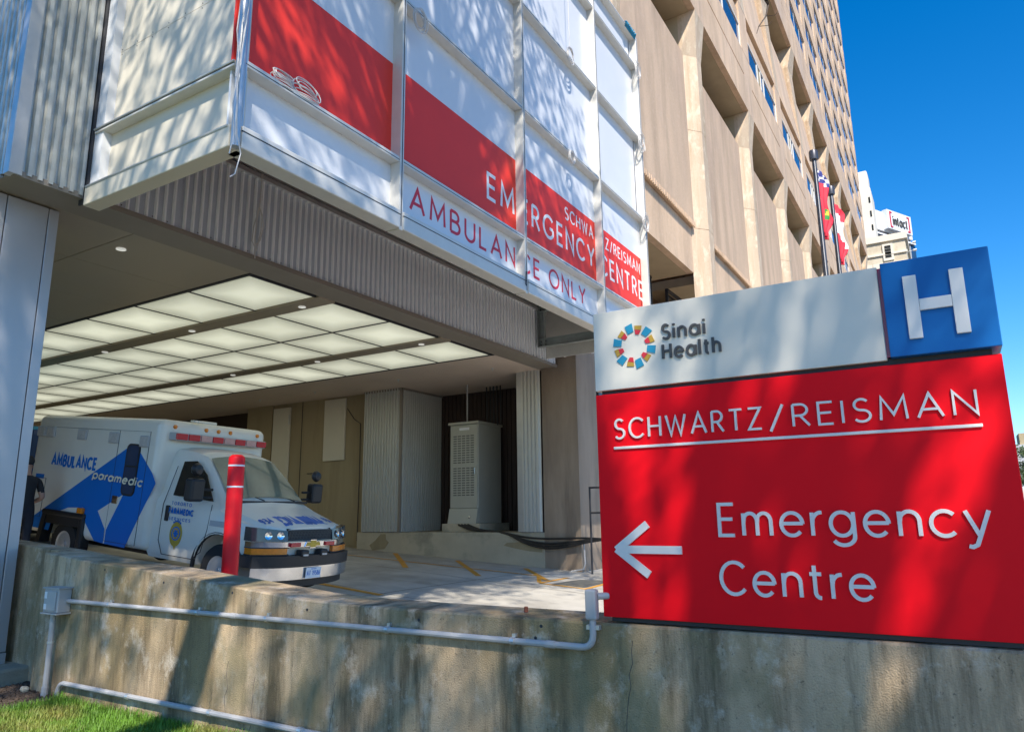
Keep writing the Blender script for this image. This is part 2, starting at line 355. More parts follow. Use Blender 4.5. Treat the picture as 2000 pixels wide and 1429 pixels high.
mat('galv_bay', (.66, .65, .61), .36, .45, .04, 1)
def glow_edges(m):      # backlit panel: brightest in the middle, falling off towards its frame
    nt = m.node_tree; N = nt.nodes; L = nt.links; b = N['Principled BSDF']
    tc = N.new('ShaderNodeTexCoord'); sp = N.new('ShaderNodeSeparateXYZ'); L.new(tc.outputs['Generated'], sp.inputs[0])
    def op(o, a, c=None):
        n = N.new('ShaderNodeMath'); n.operation = o
        for i, v in enumerate((a, c)):
            if v is None: continue
            if isinstance(v, float): n.inputs[i].default_value = v
            else: L.new(v, n.inputs[i])
        return n.outputs[0]
    oi = N.new('ShaderNodeObjectInfo')
    e = [op('MINIMUM', sp.outputs[i], op('SUBTRACT', 1.0, sp.outputs[i])) for i in (0, 1)]
    d = op('MINIMUM', op('MULTIPLY', e[0], 2.8), op('MULTIPLY', e[1], 2.8)); d = op('MINIMUM', d, 1.0)
    st = op('MULTIPLY', op('ADD', op('MULTIPLY', d, .24), .17), op('ADD', op('MULTIPLY', oi.outputs['Random'], .22), .86)); L.new(st, b.inputs['Emission Strength'])
glow_edges(MATS['light_panel'])

# ================================================================== THE SETTING
def ramp_z(X, Y):
    z = .40 + (Y-8.5)*(.095-.032*(X-8)/7.8); s = .08
    return .03 + (z-.03 + math.sqrt((z-.03)**2 + s*s))/2 if Y < 7 else z
def grid(x0, x1, nx, y0, y1, ny, zf):
    mb = MB(); vs = []
    for j in range(ny+1):
        for i in range(nx+1):
            x = x0+(x1-x0)*i/nx; y = y0+(y1-y0)*j/ny; vs.append((x, y, zf(x, y)))
    return mb.add(vs, [(j*(nx+1)+i, j*(nx+1)+i+1, (j+1)*(nx+1)+i+1, (j+1)*(nx+1)+i) for j in range(ny) for i in range(nx)])
struct(MB().box(-1500, 2500, -1500, 1500, -.5, -.03).build('ground', 'asphalt'))
struct(grid(-14, 4.1, 30, .5, 30, 40, lambda x, y: .012*math.sin(x*1.7)*math.cos(y*1.3)).build('lawn', 'lawn'))
# driveway: concrete slabs with joints
drive_cells = ((4.2, 9.75), (9.77, 12.6), (12.62, 18.0)); drive_rows = ((-4, 3.49), (3.51, 8.49), (8.51, 13.49), (13.51, 18.49), (18.51, 33))
first = True
dr = struct(grid(4.2, 18, 10, -4, 33, 30, lambda x, y: ramp_z(x, y)-.03).build('driveway', 'soil'))
for cx in drive_cells:
    for ry in drive_rows:
        grid(cx[0], cx[1], 6, ry[0], ry[1], 14, ramp_z).build('slab', 'slab', dr, smooth=2)
def stripe(a, b, wd, name='painted_line'):
    A, B = Vector((a[0], a[1])), Vector((b[0], b[1])); n = (B-A).normalized(); s = Vector((-n.y, n.x))*wd/2; mb = MB(); k = 8; vs = []
    for i in range(k+1):
        p = A+(B-A)*i/k
        for q in (p-s, p+s): vs.append((q.x, q.y, ramp_z(q.x, q.y)+.006))
    mb.add(vs, [(2*i, 2*i+1, 2*i+3, 2*i+2) for i in range(k)]); return mb.build(name, 'orange_paint', dr)
stripe((13.85, 13.6), (14.25, 8.0), .10); stripe((15.6, 13.2), (12.9, 10.6), .13); stripe((15.4, 11.0), (13.1, 8.8), .13)
stripe((15.3, 8.95), (13.7, 7.5), .13); stripe((9.6, 9.9), (9.56, 8.36), .16)
stripe((13.25, 7.4), (14.5, 7.4), .09); stripe((13.2, 7.4), (13.15, 6.3), .09); stripe((13.15, 6.35), (14.6, 6.4), .09); stripe((14.25, 8.0), (13.3, 7.45), .09)
g = MB().box(13.3, 14.45, 6.45, 7.3, ramp_z(13.8, 6.9)-.05, ramp_z(13.8, 6.9)+.012).build('drain_cover', 'cabinet_dark', dr)

# retaining wall between lawn and driveway, top rising to the left
st = [(y, 4.01, 4.45, z) for y, z in ((-6, 1.05), (-1, 1.045), (2, 1.04), (3.3, 1.04), (3.8, 1.045), (4.3, 1.06), (4.8, 1.10), (5.3, 1.14), (6.15, 1.21), (7.13, 1.27), (8.0, 1.345))]
rw = thing('retaining_wall', 'stained concrete retaining wall with grey conduits running along its face', 'wall', (4.2, 1, 0))
vs = []; fs = []; ch = .012
for y, xf, xb, zt in st: vs += [(xf, y, -.2), (xf, y, zt-ch), (xf+ch, y, zt), (xb-ch, y, zt), (xb, y, zt-ch), (xb, y, -.2)]
for i in range(len(st)-1):
    for k in range(5): fs.append((6*i+k, 6*i+k+1, 6*i+k+7, 6*i+k+6))
n = len(st)-1; fs += [tuple(range(6)), tuple(6*n+k for k in range(6))[::-1]]
wb = MB().add(vs, fs); wb.build('wall_section', 'wall_concrete', rw)
vs = []; fs = []
for y, xf, xb, zt in ((8.0, 4.19, 4.448, 1.347), (9, 4.19, 4.448, 1.42), (10, 4.19, 4.45, 1.49), (14, 4.2, 4.46, 1.66)): vs += [(xf, y, -.2), (xf, y, zt-ch), (xf+ch, y, zt), (xb-ch, y, zt), (xb, y, zt-ch), (xb, y, -.2)]
for i in range(3):
    for k in range(5): fs.append((6*i+k, 6*i+k+1, 6*i+k+7, 6*i+k+6))
fs += [tuple(range(6)), tuple(18+k for k in range(6))[::-1]]
MB().add(vs, fs).build('wall_section', 'wall_concrete', rw)
# form-tie holes with dark plugs in the wall face
for px, py in ((205, 1112), (320, 1137), (454, 1157), (600, 1190), (818, 1210), (1057, 1222), (1046, 1245)):
    p = on(px, py, 0, 4.01); MB().lathe([(.011, -.004), (.010, .002), (0, .002)], (4.01, p.y, p.z), (-1, 0, 0), 10).build('tie_hole', 'gasket', rw)
# hairline cracks in the wall: thin dark recessed-looking slivers
for px, y0, y1 in ((415, 1350, 1405), (447, 1290, 1398), (1235, 1250, 1429), (655, 1330, 1429), (497, 1320, 1429)):
    mb = MB(); pts = []
    for i in range(9):
        p = on(px+random.uniform(-3, 3)-(i*1.2), y0+(y1-y0)*i/8, 0, 4.009); pts.append((4.0105, p.y, p.z))
    mb.tube(pts, .0022, 4); mb.build('crack', 'gasket', rw)

# ---- ambulance bay under the canopy
bay = thing('ambulance_bay', 'covered ambulance bay with grey corrugated fascia and glowing panel ceiling', 'building', (10, 14, .5))
ZS = 5.28
def corr(mb, axis, a, b, plane, z0, z1, pitch=.1, depth=.028, sgn=-1, wide=.55):
    n = max(1, round((b-a)/pitch)); p = (b-a)/n; prof = []
    for i in range(n):
        s = a+i*p; prof += [(s, 0), (s+wide*p, 0), (s+(wide+.1)*p, depth), (s+.9*p, depth)]
    prof.append((b, 0)); vs = []
    for s, d in prof:
        q = plane+sgn*d
        for z in (z0, z1): vs.append((s, q, z) if axis == 'x' else (q, s, z))
    return mb.add(vs, [(2*i, 2*i+2, 2*i+3, 2*i+1) for i in range(len(prof)-1)])
ex = [4.06, 5.3, 6.5, 7.7, 8.9, 10.1, 11.3, 12.5, 13.7, 14.7, 15.66]
ribsrc = None
for a, b in zip(ex, ex[1:]):
    sh = MB().box(a, b-.004, 8.2, 8.215, 5.33, 6.52).build('fascia_sheet', 'fascia_pan_shade', bay)
    for r_ in range(max(1, round((b-a)/.12))):
        if ribsrc is None: ribsrc = MB().hexa([(a+.03, 8.199, 5.335), (a+.072, 8.199, 5.335), (a+.06, 8.165, 5.335), (a+.042, 8.165, 5.335), (a+.03, 8.199, 6.515), (a+.072, 8.199, 6.515), (a+.06, 8.165, 6.515), (a+.042, 8.165, 6.515)]).build('rib', 'fascia_rib_glint', sh)
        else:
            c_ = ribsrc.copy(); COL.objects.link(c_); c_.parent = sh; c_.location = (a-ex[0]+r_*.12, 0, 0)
    mb = MB()
    for i in range(6): mb.lathe([(.008, 0), (.007, .006), (0, .008)], (a+.06+i*.2, 8.199, 5.37), (0, -1, 0), 6)
    mb.build('rivets', 'gasket', sh)
corr(MB(), 'y', 8.2, 8.66, 15.66, 5.33, 8.0, sgn=1).build('fascia_return', 'galv', bay)
MB().box(4.3, 15.72, 8.12, 8.22, 6.50, 6.57).build('top_trim', 'alu', bay)
MB().box(4.3, 15.72, 8.14, 8.24, 6.60, 6.63).build('top_trim', 'alu', bay)
MB().box(3.34, 15.70, 8.16, 8.235, 5.262, 5.328).build('bottom_trim', 'soffit_trim', bay)
MB().box(3.4, 15.6, 8.30, 8.5, 5.34, 13.2).build('inner_shade_wall', 'void', bay)  # near-black wall added, paints the shade inside the screen
MB().box(4.2, 15.2, 5.9, 8.3, 8.30, 8.36).build('inner_shade_floor', 'void', bay)  # near-black sheet, also painted shade inside the screen
# corrugated block over the column
blk = corr(MB(), 'x', 3.40, 4.055, 8.195, 5.29, 16, .11, .055, wide=.42)
blk.build('cladding_sheet', 'galv', bay)
corr(MB(), 'y', 8.26, 14, 3.335, 5.29, 16, .11, .05, sgn=-1, wide=.42).build('cladding_sheet', 'galv', bay)
MB().prism([(3.275, 8.145, 5.27), (3.405, 8.145, 5.27), (3.405, 8.20, 5.27), (3.335, 8.27, 5.27), (3.275, 8.27, 5.27)], (0, 0, 11)).build('corner_flashing', 'alu', bay)
MB().box(4.056, 4.075, 8.10, 8.25, 5.2, 16).build('edge_trim', 'gasket', bay)
# roof slab of the bay
MB().box(3.36, 18, 8.5, 33, 5.36, 5.6).build('roof_slab', 'void', bay)
# metal soffit
xe = [3.32, 5.0, 6.84]; ye = [8.72, 10.25, 12.0, 13.75, 15.5, 17.5, 20, 23, 27, 33]
for a, b in zip(xe, xe[1:]):
    for c, d in zip(ye, ye[1:]): MB().box(a+.006, b-.006, c+.004, d-.004, ZS, ZS+.04).build('soffit_panel', 'soffit_metal', bay)
MB().box(3.32, 15.7, 8.236, 8.716, ZS-.004, ZS+.04).build('soffit_panel', 'soffit_trim', bay)
MB().box(13.66, 18, 8.72, 33, ZS, ZS+.04).build('soffit_board', 'soffit_paint', bay)
MB().box(6.84, 13.66, 8.72, 33, ZS+.05, ZS+.07).build('light_tray', 'void', bay)
lx = [(6.90, 8.22), (8.60, 10.10), (10.10, 11.60), (11.96, 13.60)]; LY = [8.80+1.485*i for i in range(16)]
proto = {}
for a, b in lx:
    src = MB().box(a+.028, b-.028, LY[0]+.028, LY[1]-.028, ZS-.006, ZS+.012).build('light_panel', 'light_panel', bay)
    for i in range(1, 15): inst(src, bay, (0, 1.485*i, 0))
for a, b in ((6.84, 6.898), (8.22, 8.60), (10.075, 10.125), (11.60, 11.96), (13.60, 13.66)):
    wide = b-a > .2
    MB().box(a, b, 8.72, 31.1, ZS-.03 if wide else ZS-.012, ZS+.045).build('ceiling_beam', 'soffit_metal' if wide else 'gasket', bay)
for i in range(16): MB().box(6.9, 13.6, LY[i]-.024, LY[i]+.024, ZS-.010, ZS+.04).build('ceiling_bar', 'gasket', bay)
for px, py in ((236, 490), (590, 599), (375, 646), (205, 687), (823, 672), (620, 706), (455, 732)):
    p = on(px, py, 2, ZS-.03); zz = ZS-.002 if px == 236 else ZS-.032
    MB().lathe([(.062, .004), (.066, -.010), (.05, -.012), (.048, -.004), (0, -.004)], (p.x, p.y, zz), (0, 0, 1), 20).build('downlight', 'lamp', bay)
for px, py in ((962, 719), (778, 741), (615, 765), (508, 780)):
    p = on(px, py, 2, ZS); mb = MB(); mb.lathe([(.04, 0), (.035, -.015), (.012, -.02), (.012, -.07), (0, -.075)], (p.x, p.y, ZS), (0, 0, 1), 12); mb.build('sprinkler_head', 'alu', bay)
# back of the bay
MB().box(3.45, 3.9, 12.8, 33, -.1, ZS+.05).build('sky_block_wall', 'stone_tan', bay)  # added unseen wall, keeps blue sky light off the ambulance side
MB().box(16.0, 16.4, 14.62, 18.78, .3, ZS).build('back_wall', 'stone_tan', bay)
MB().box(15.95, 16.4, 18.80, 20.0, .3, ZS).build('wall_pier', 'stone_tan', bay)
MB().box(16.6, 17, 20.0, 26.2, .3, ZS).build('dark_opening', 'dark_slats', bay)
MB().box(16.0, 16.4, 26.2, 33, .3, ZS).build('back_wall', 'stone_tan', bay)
MB().box(3.4, 18, 33, 33.4, .3, ZS+.3).build('end_wall', 'soffit_paint', bay)
MB().box(15.96, 15.998, 16.6, 17.1, 3.0, 3.02).build('wall_joint', 'gasket', bay)
for yj in (17.45,): MB().box(15.992, 15.999, yj-.012, yj+.012, .8, ZS).build('wall_joint', 'gasket', bay)
d = MB().box(15.93, 15.99, 15.55, 16.42, 3.35, 5.22).build('notice_board', 'panel_cream', bay, bevel=.01)
d = MB().box(15.93, 15.99, 17.95, 18.72, 1.2, 5.15).build('white_panel', 'panel_cream', bay, bevel=.01)
MB().box(15.90, 15.93, 17.93, 17.97, 4.6, 4.9).build('hinge', 'alu', d)
p0 = on(694, 800, 0, 15.97)
MB().tube([(15.97, 15.5, 4.9), (15.97, 15.2, 4.55), (15.97, 14.95, 4.4), (15.97, 14.93, 3), (15.97, 14.95, 1.0)], .012, 6).build('wall_cable', 'gasket', bay)
# corrugated cladding of the cabinet recess
corr(MB(), 'y', 13.27, 14.6, 15.79, 1.26, ZS, .10, .05, sgn=-1).build('cladding_sheet', 'galv_bay', bay)
corr(MB(), 'x', 15.83, 17.7, 13.23, 1.26, ZS, .10, .05).build('cladding_sheet', 'galv_bay', bay)
MB().box(15.755, 15.83, 13.20, 13.275, 1.25, ZS).build('corner_trim', 'soffit_trim', bay)
MB().box(15.75, 15.80, 13.2, 14.62, ZS-.06, ZS-.004).build('cladding_trim', 'soffit_trim', bay)
MB().box(15.84, 17.7, 13.17, 13.22, ZS-.06, ZS-.004).build('cladding_trim', 'soffit_trim', bay)
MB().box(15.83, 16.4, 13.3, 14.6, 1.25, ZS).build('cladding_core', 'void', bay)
corr(MB(), 'y', 8.72, 9.26, 15.79, 1.26, ZS, .10, .05, sgn=-1, wide=.4).build('cladding_sheet', 'galv_bay', bay)
MB().box(15.76, 15.82, 9.26, 9.40, 1.26, ZS).build('edge_trim', 'alu', bay)
MB().box(15.84, 17.7, 8.74, 9.36, 1.25, ZS).build('cladding_core', 'dark_slats', bay)
for i in range(26):
    MB().box(17.66, 17.70, 9.40+i*.148, 9.40+i*.148+.125, 1.26, ZS-.004).build('slat', 'dark_slats', bay)
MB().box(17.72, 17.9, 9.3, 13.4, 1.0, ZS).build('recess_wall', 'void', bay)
vs = [(15.8, 8.68, .2), (15.8, 14.8, .5), (17.9, 14.8, .5), (17.9, 8.68, .2)]
MB().hexa(vs + [(x, y, 1.25) for x, y, z in vs]).build('plinth', 'plinth', bay, bevel=.015)
for py_, pts in ((0, [(8.75, .95), (8.75, 1.0), (9.1, 1.03), (9.75, 1.0), (9.85, .93), (9.5, .86), (9.1, .8), (8.75, .78)]), (1, [(13.6, .98), (13.75, .8), (14.2, .76), (14.3, .9), (14.1, 1.02), (13.9, 1.2), (13.72, 1.2), (13.7, 1.05)])):
    MB().prism([(15.79, y, z) for y, z in pts], (.008, 0, 0)).build('mortar_patch', 'stone_tan', bay)

# column carrying the block
colm = thing('clad_column', 'grey metal clad column on concrete footing at the lawn edge', 'column', (3.75, 9.0, 0))
for a, b in ((3.40, 3.545), (3.555, 3.985), (3.995, 4.105)):
    MB().box(a, b, 8.75, 8.79, .32, 5.26).build('panel', 'column_panel', colm, bevel=.006)
MB().box(3.42, 4.09, 8.785, 9.35, .21, 5.255).build('core', 'gasket', colm)
MB().box(4.09, 4.108, 8.80, 9.36, .32, 5.26).build('panel', 'column_panel', colm, bevel=.004)
MB().box(3.395, 3.41, 8.80, 9.36, .32, 5.26).build('panel', 'column_panel', colm, bevel=.004)
MB().box(3.39, 4.11, 8.745, 9.365, .2, .31).build('base_trim', 'column_panel', colm, bevel=.006)
MB().box(3.1, 4.27, 8.42, 9.7, -.1, .2).build('footing', 'plinth', colm, bevel=.03)

# ---- panel screen hung in front of the fascia
scr = thing('panel_screen', 'white framed panel screen with red band and hospital lettering above the bay', 'facade', (9.7, 5.6, 5.2))
YP = 5.70; YN = 5.55; XM = [4.10, 6.53, 9.66, 12.80, 15.36]; ZT = [5.40, 6.11, 8.45, 10.52, 12.47, 13.28]
for i in range(4):
    x0, x1 = XM[i], XM[i+1]
    for j in range(5):
        z0, z1 = ZT[j], ZT[j+1]
        if j == 1:
            MB().box(x0, x1, YP, YP+.03, z0, 7.498).build('panel', 'panel_red', scr)
            MB().box(x0, x1, YP+.001, YP+.03, 7.502, z1).build('panel', 'panel_white', scr)
        else:
            MB().box(x0, x1, YP+.002*(j % 2), YP+.03, z0+.001, z1-.001).build('panel', 'panel_white', scr)
def nose(x0, x1, z, name='transom'):
    o = MB().box(x0, x1, YN, YP+.02, z-.05, z+.02).build(name, 'frame_white', scr, bevel=.006)
    MB().box(x0, x1, YN-.003, YN+.004, z-.028, z-.020).build('gasket', 'gasket', o)
    return o
for i in range(4):
    for j in range(1, 6): nose(XM[i]+.035, XM[i+1]-.035, ZT[j])
    o = MB().box(XM[i]+.035, XM[i+1]-.035, YN-.03, YP+.05, 5.16, 5.40).build('sill', 'frame_white', scr, bevel=.012)
    MB().box(XM[i]+.03, XM[i+1]-.03, YN-.034, YN-.02, 5.335, 5.345).build('gasket', 'gasket', o)
for i, x in enumerate(XM):
    if i == 0: continue
    wdt = .035 if i < 4 else .05
    o = MB().box(x-wdt, x+wdt, YN-.012, YP+.03, 5.15, 13.3).build('mullion', 'frame_white', scr, bevel=.005)
    MB().box(x-.006, x+.006, YN-.016, YN, 5.2, 13.3).build('gasket', 'gasket', o)
MB().tube([(4.09, 5.56, 5.16), (4.09, 5.56, 13.3)], .046, 16).build('corner_post', 'alu', scr, smooth=True)
MB().box(4.13, 4.16, 5.548, 5.60, 5.2, 13.3).build('post_flange', 'alu', scr)
# left side of the screen
XL = 4.06; XLP = 4.18
MB().box(XLP, XLP+.03, 5.60, 8.10, 6.06, 7.118).build('side_panel', 'panel_cream', scr)
MB().box(XLP, XLP+.03, 5.60, 8.10, 7.124, 9.9).build('side_panel', 'panel_cream', scr)
MB().box(XLP, XLP+.03, 5.60, 8.10, 9.906, 13.2).build('side_panel', 'panel_cream', scr)
MB().box(XLP+.001, XLP+.03, 5.60, 8.10, 5.40, 6.055).build('side_panel', 'panel_cream', scr)
mb = MB()
for y in np.arange(5.8, 8.1, .3):
    for z in (7.09, 7.15): mb.lathe([(.007, 0), (.006, .004), (0, .005)], (XLP, y, z), (-1, 0, 0), 6)
mb.build('screws', 'gasket', scr)
MB().box(XL+.02, XLP+.002, 7.93, 8.10, 5.40, 13.2).build('side_return', 'panel_white', scr)
for z in (6.11, 8.45, 10.5):
    o = MB().box(XL, XLP+.02, 5.62, 8.08, z-.06, z).build('side_transom', 'frame_white', scr, bevel=.006)
    MB().box(XL-.003, XL+.01, 5.62, 8.08, z-.035, z-.028).build('gasket', 'gasket', o)
    MB().tube([(XL-.004, 5.62, z-.012), (XL-.004, 8.08, z-.012)], .012, 8).build('bead', 'alu', o, smooth=True)
o = MB().box(XL-.02, XLP+.05, 5.60, 8.12, 5.16, 5.40).build('side_sill', 'panel_cream', scr, bevel=.012)
MB().tube([(XL-.02, 5.62, 5.385), (XL-.02, 8.1, 5.385)], .014, 8).build('bead', 'alu', o, smooth=True)
MB().box(4.2, 15.2, 5.72, 8.3, 13.22, 13.3).build('sun_block_roof', 'frame_white', scr)  # added unseen roof, keeps sun out so the screen's inside stays dark
MB().box(15.2, 15.24, 5.7, 8.25, 5.4, 13.2).build('end_panel', 'frame_white', scr)
mb = MB()
for i in range(14): mb.tube([(14.6+i*.045, 5.52-.03*math.sin(i), 13.24+.03*math.cos(i*2)), (14.65+i*.045, 5.5, 13.3+.02*math.sin(i*3)), (14.7+i*.045, 5.56, 13.22)], .02, 5)
mb.build('blue_sheeting', 'logo_teal', scr)
U, V = (1, 0, 0), (0, 0, 1)
def frtext(s, pL, pR, pT, m, off=-.012):
    a = on(*pL, 1, YP-.004); b = on(*pR, 1, YP-.004); t = on(*pT, 1, YP-.004)
    return a, b, t
def seg(s, p0, p1, z, cap, m, off):
    a = on(p0, 500, 1, YP); b = on(p1, 500, 1, YP)
    for mb in text(s, (a.x, YP-.001, z), U, V, b.x-a.x, cap, .003, off, .22, islands=True): mb.build('letter', m, scr)
zA = on(800, 410, 1, YP).z; zE = on(955, 390, 1, YP).z; zS = on(1110, 433, 1, YP).z
0 and print('LETTER Z', zA, zE, zS, on(805, 370, 1, YP).z, on(954, 340, 1, YP).z, on(1238, 580, 1, YP).z, on(1249, 533, 1, YP).z, on(1133, 598, 1, YP).z, on(1108, 405, 1, YP).z)
seg('AMBULAN', 797, 1006, zA, .36, 'print_red', .125); seg('CE ONLY', 1016, 1141, zA, .36, 'print_red', .125)
seg('EM', 951, 1006, zE, .46, 'print_white', .13); seg('ERGENCY', 1018, 1161, zE, .46, 'print_white', .13); seg('CENTRE', 1171, 1252, zE, .46, 'print_white', .13)
seg('SCHWA', 1105, 1160, zS, .27, 'print_white', .13); seg('TZ/REISMAN', 1174, 1248, zS, .27, 'print_white', .13)
# steel outrigger frame at the right end of the screen
fr = thing('steel_frame', 'bolted grey steel outrigger frame below the right end of the screen', 'frame', (14.7, 7.0, 5.5))
def ch(mb, a, b, h, wv):   # channel: web and two flanges
    a, b = Vector(a), Vector(b); t = (b-a).normalized(); up = Vector((0, 0, 1)) if abs(t.z) < .9 else Vector((0, 1, 0)); sd_ = t.cross(up).normalized()
    def bar(c0, c1, hh, ww):
        u2 = sd_.cross(t)
        mb.hexa([c0-u2*hh-sd_*ww, c1-u2*hh-sd_*ww, c1-u2*hh+sd_*ww, c0-u2*hh+sd_*ww, c0+u2*hh-sd_*ww, c1+u2*hh-sd_*ww, c1+u2*hh+sd_*ww, c0+u2*hh+sd_*ww])
    u2 = sd_.cross(t)
    bar(a, b, h/2-.012, .008); bar(a+u2*(h/2-.006)+sd_*wv/2, b+u2*(h/2-.006)+sd_*wv/2, .006, wv/2+.008); bar(a-u2*(h/2-.006)+sd_*wv/2, b-u2*(h/2-.006)+sd_*wv/2, .006, wv/2+.008)
    return mb
xb_ = 14.78
ch(MB(), (xb_, 8.12, 5.68), (xb_, 5.75, 5.68), .2, .09).build('beam', 'steel', fr)
ch(MB(), (xb_, 8.12, 6.55), (xb_, 5.75, 6.55), .2, .09).build('beam', 'steel', fr)
ch(MB(), (xb_, 8.06, 5.58), (xb_, 8.06, 6.66), .18, .09).build('upright', 'steel', fr)
ch(MB(), (xb_+.1, 7.2, 6.5), (15.2, 5.9, 5.95), .14, .07).build('brace', 'steel', fr)
for z in (5.68, 6.55):
    q = MB().box(xb_-.014, xb_-.008, 7.9, 8.16, z-.09, z+.09).build('gusset', 'steel', fr)
    mb = MB()
    for dy in (-.06, .06):
        for dz in (-.045, .045): MB().lathe([(.016, 0), (.016, .014), (0, .016)], (xb_-.014, 8.03+dy, z+dz), (-1, 0, 0), 6).build('bolt', 'gasket', q)

# ================================================================== hospital tower
tw = thing('hospital_tower', 'tall tan concrete hospital tower with hooded window openings', 'building', (75, 10, 0))
YF = 7.75; BP = 10.1
def XR(k): return 29.5 + BP*k
def off(src, k, dz=0): return inst(src, tw, (BP*k, 0, dz))
KB = range(0, 10)
def rep(o, rng=range(1, 10)):
    for k in rng: off(o, k)
# pilasters, lower run with splayed left cheek
def pil(z0, z1, y0, y1, sp0, sp1):
    x = XR(0)
    def sec(z, yf, sp): return [(x, 8.62, z), (x+sp, yf, z), (x+1.4, yf, z), (x+1.45, 8.62, z)]
    a, b = sec(z0, y0, sp0), sec(z1, y1, sp1)
    return MB().hexa(a+b)
for z0, z1 in ((0.0, 13.88), (13.9, 18.6), (18.62, 22.4)):
    rep(pil(z0, z1, 8.02, 8.02, .72, .72).build('pilaster', 'stone_pil', tw))
rep(pil(22.4, 24.4, 8.02, YF, .72, .001).build('pilaster_flare', 'stone_pil', tw))
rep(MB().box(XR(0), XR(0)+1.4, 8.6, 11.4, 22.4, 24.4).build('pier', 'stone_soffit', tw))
# ribbed panels between the pilasters
rb = MB().box(XR(0)-8.65, XR(0)-.0, 8.45, 8.75, 13.9, 22.4).build('ribbed_panel', 'stone_rib', tw); rep(rb)
MB().box(16.9, 19.0, 8.45, 8.75, 9.0, 22.4).build('ribbed_panel', 'stone_rib', tw)
src = pil(0.3, 22.4, 8.02, 8.02, .72, .72).build('pilaster', 'stone_pil', tw); src.location.x -= BP
teeth = MB()
for i in range(48): teeth.box(XR(0)-8.6+i*.18, XR(0)-8.6+i*.18+.10, 8.38, 8.46, 13.84, 14.06)
rep(teeth.build('rib_ends', 'stone_rib', tw), range(1, 4))
rep(MB().box(XR(0)-8.65, XR(0)-.0, 8.6, 8.9, 11.8, 13.86).build('spandrel', 'stone', tw))
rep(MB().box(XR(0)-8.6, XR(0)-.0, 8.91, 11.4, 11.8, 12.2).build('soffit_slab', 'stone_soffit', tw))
for k in range(0, 4):
    wn = MB()
    for i in range(5): wn.box(XR(k)-8.6+i*1.98-.05, XR(k)-8.6+i*1.98+.05, 10.3, 10.42, 3, 11.8)
    for z in (3.0, 6.0, 9.4, 11.7): wn.box(XR(k)-8.6, XR(k)-.6, 10.28, 10.4, z, z+.1)
    o = wn.build('window', 'gasket', tw)
    for i in range(4):
        for z in (3.1, 6.1, 9.5): MB().box(XR(k)-8.6+i*1.98+.06, XR(k)-8.6+(i+1)*1.98-.06, 10.44, 10.46, z, z+(2.85 if z < 9 else 2.15)).build('pane', 'glass_dark', o)
MB().box(19.5, 131, 8.7, 11, -.1, 3.0).build('base_wall', 'stone', tw)
# first overhang, z 24.4 and up
rep(MB().box(XR(0)-8.7, XR(0)+1.4, YF, 11.45, 24.4, 26.5).build('spandrel', 'stone', tw))
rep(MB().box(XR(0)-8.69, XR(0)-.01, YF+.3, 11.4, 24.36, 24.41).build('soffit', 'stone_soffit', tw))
rep(MB().box(XR(0)-8.5, XR(0)-.2, YF+.14, YF+.5, 26.5, 26.66).build('shadow_groove', 'gasket', tw))
rep(MB().box(XR(0)-.2, XR(0)+1.6, YF+.003, YF+.5, 26.5, 26.66).build('pier', 'stone', tw))
rep(MB().box(XR(0)-8.7, XR(0)+1.4, YF+.02, YF+.6, 26.66, 28.3).build('spandrel', 'stone', tw))
rep(MB().box(XR(0)-.3, XR(0)+1.55, YF+.01, YF+.8, 28.3, 31.5).build('pier', 'stone', tw))
rep(MB().box(XR(0)-8.55, XR(0)-.3, YF+.10, YF+.7, 29.95, 30.9).build('lintel', 'stone', tw))
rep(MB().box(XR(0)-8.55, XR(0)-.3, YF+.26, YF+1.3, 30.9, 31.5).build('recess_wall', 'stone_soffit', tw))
wf = MB()
for x in (-8.52, -5.9, -5.0, -4.1, -.36): wf.box(XR(0)+x, XR(0)+x+.07, YF+.06, YF+.3, 28.3, 29.95)
for z in (28.3, 29.86): wf.box(XR(0)-8.52, XR(0)-.3, YF+.055, YF+.31, z, z+.09)
w0 = wf.build('window', 'white_paint', tw)
gl = []
for x0, x1 in ((-8.44, -5.91), (-5.82, -5.01), (-4.92, -4.11), (-4.02, -.37)):
    gl.append(MB().box(XR(0)+x0, XR(0)+x1, YF+.11, YF+.14, 28.4, 29.85).build('pane', 'glass_blue', w0))
gl[1].data.materials[0] = MATS['stone_tan']
for k in range(1, 10):
    c = off(w0, k)
    for gch in gl: d = gch.copy(); COL.objects.link(d); d.parent = c
# second overhang
rep(MB().hexa([(XR(0)-8.7, YF, 31.5), (XR(0)+.2, YF, 31.5), (XR(0)+.2, 9.2, 31.5), (XR(0)-8.7, 9.2, 31.5), (XR(0)-8.7, 8.55, 38.6), (XR(0)-.6, 8.55, 38.6), (XR(0)-.6, 9.2, 38.6), (XR(0)-8.7, 9.2, 38.6)]).build('sloping_panel', 'stone', tw))
rep(MB().hexa([(XR(0)+.2, YF, 31.5), (XR(0)+1.4, YF, 31.5), (XR(0)+1.4, 9, 31.5), (XR(0)+.2, 9, 31.5), (XR(0)-.6, 8.1, 38.6), (XR(0)+1.4, 8.1, 38.6), (XR(0)+1.4, 9, 38.6), (XR(0)-.6, 9, 38.6)]).build('pilaster', 'stone_pil', tw))
rep(MB().hexa([(XR(0)-.6, 8.1, 38.6), (XR(0)+1.4, 8.1, 38.6), (XR(0)+1.4, 9, 38.6), (XR(0)-.6, 9, 38.6), (XR(0), YF, 40.8), (XR(0)+1.4, YF, 40.8), (XR(0)+1.4, 9, 40.8), (XR(0), 9, 40.8)]).build('pilaster_flare', 'stone_pil', tw))
rep(MB().box(XR(0), XR(0)+1.4, 9.0, 11.4, 38.6, 40.8).build('pier', 'stone_soffit', tw))
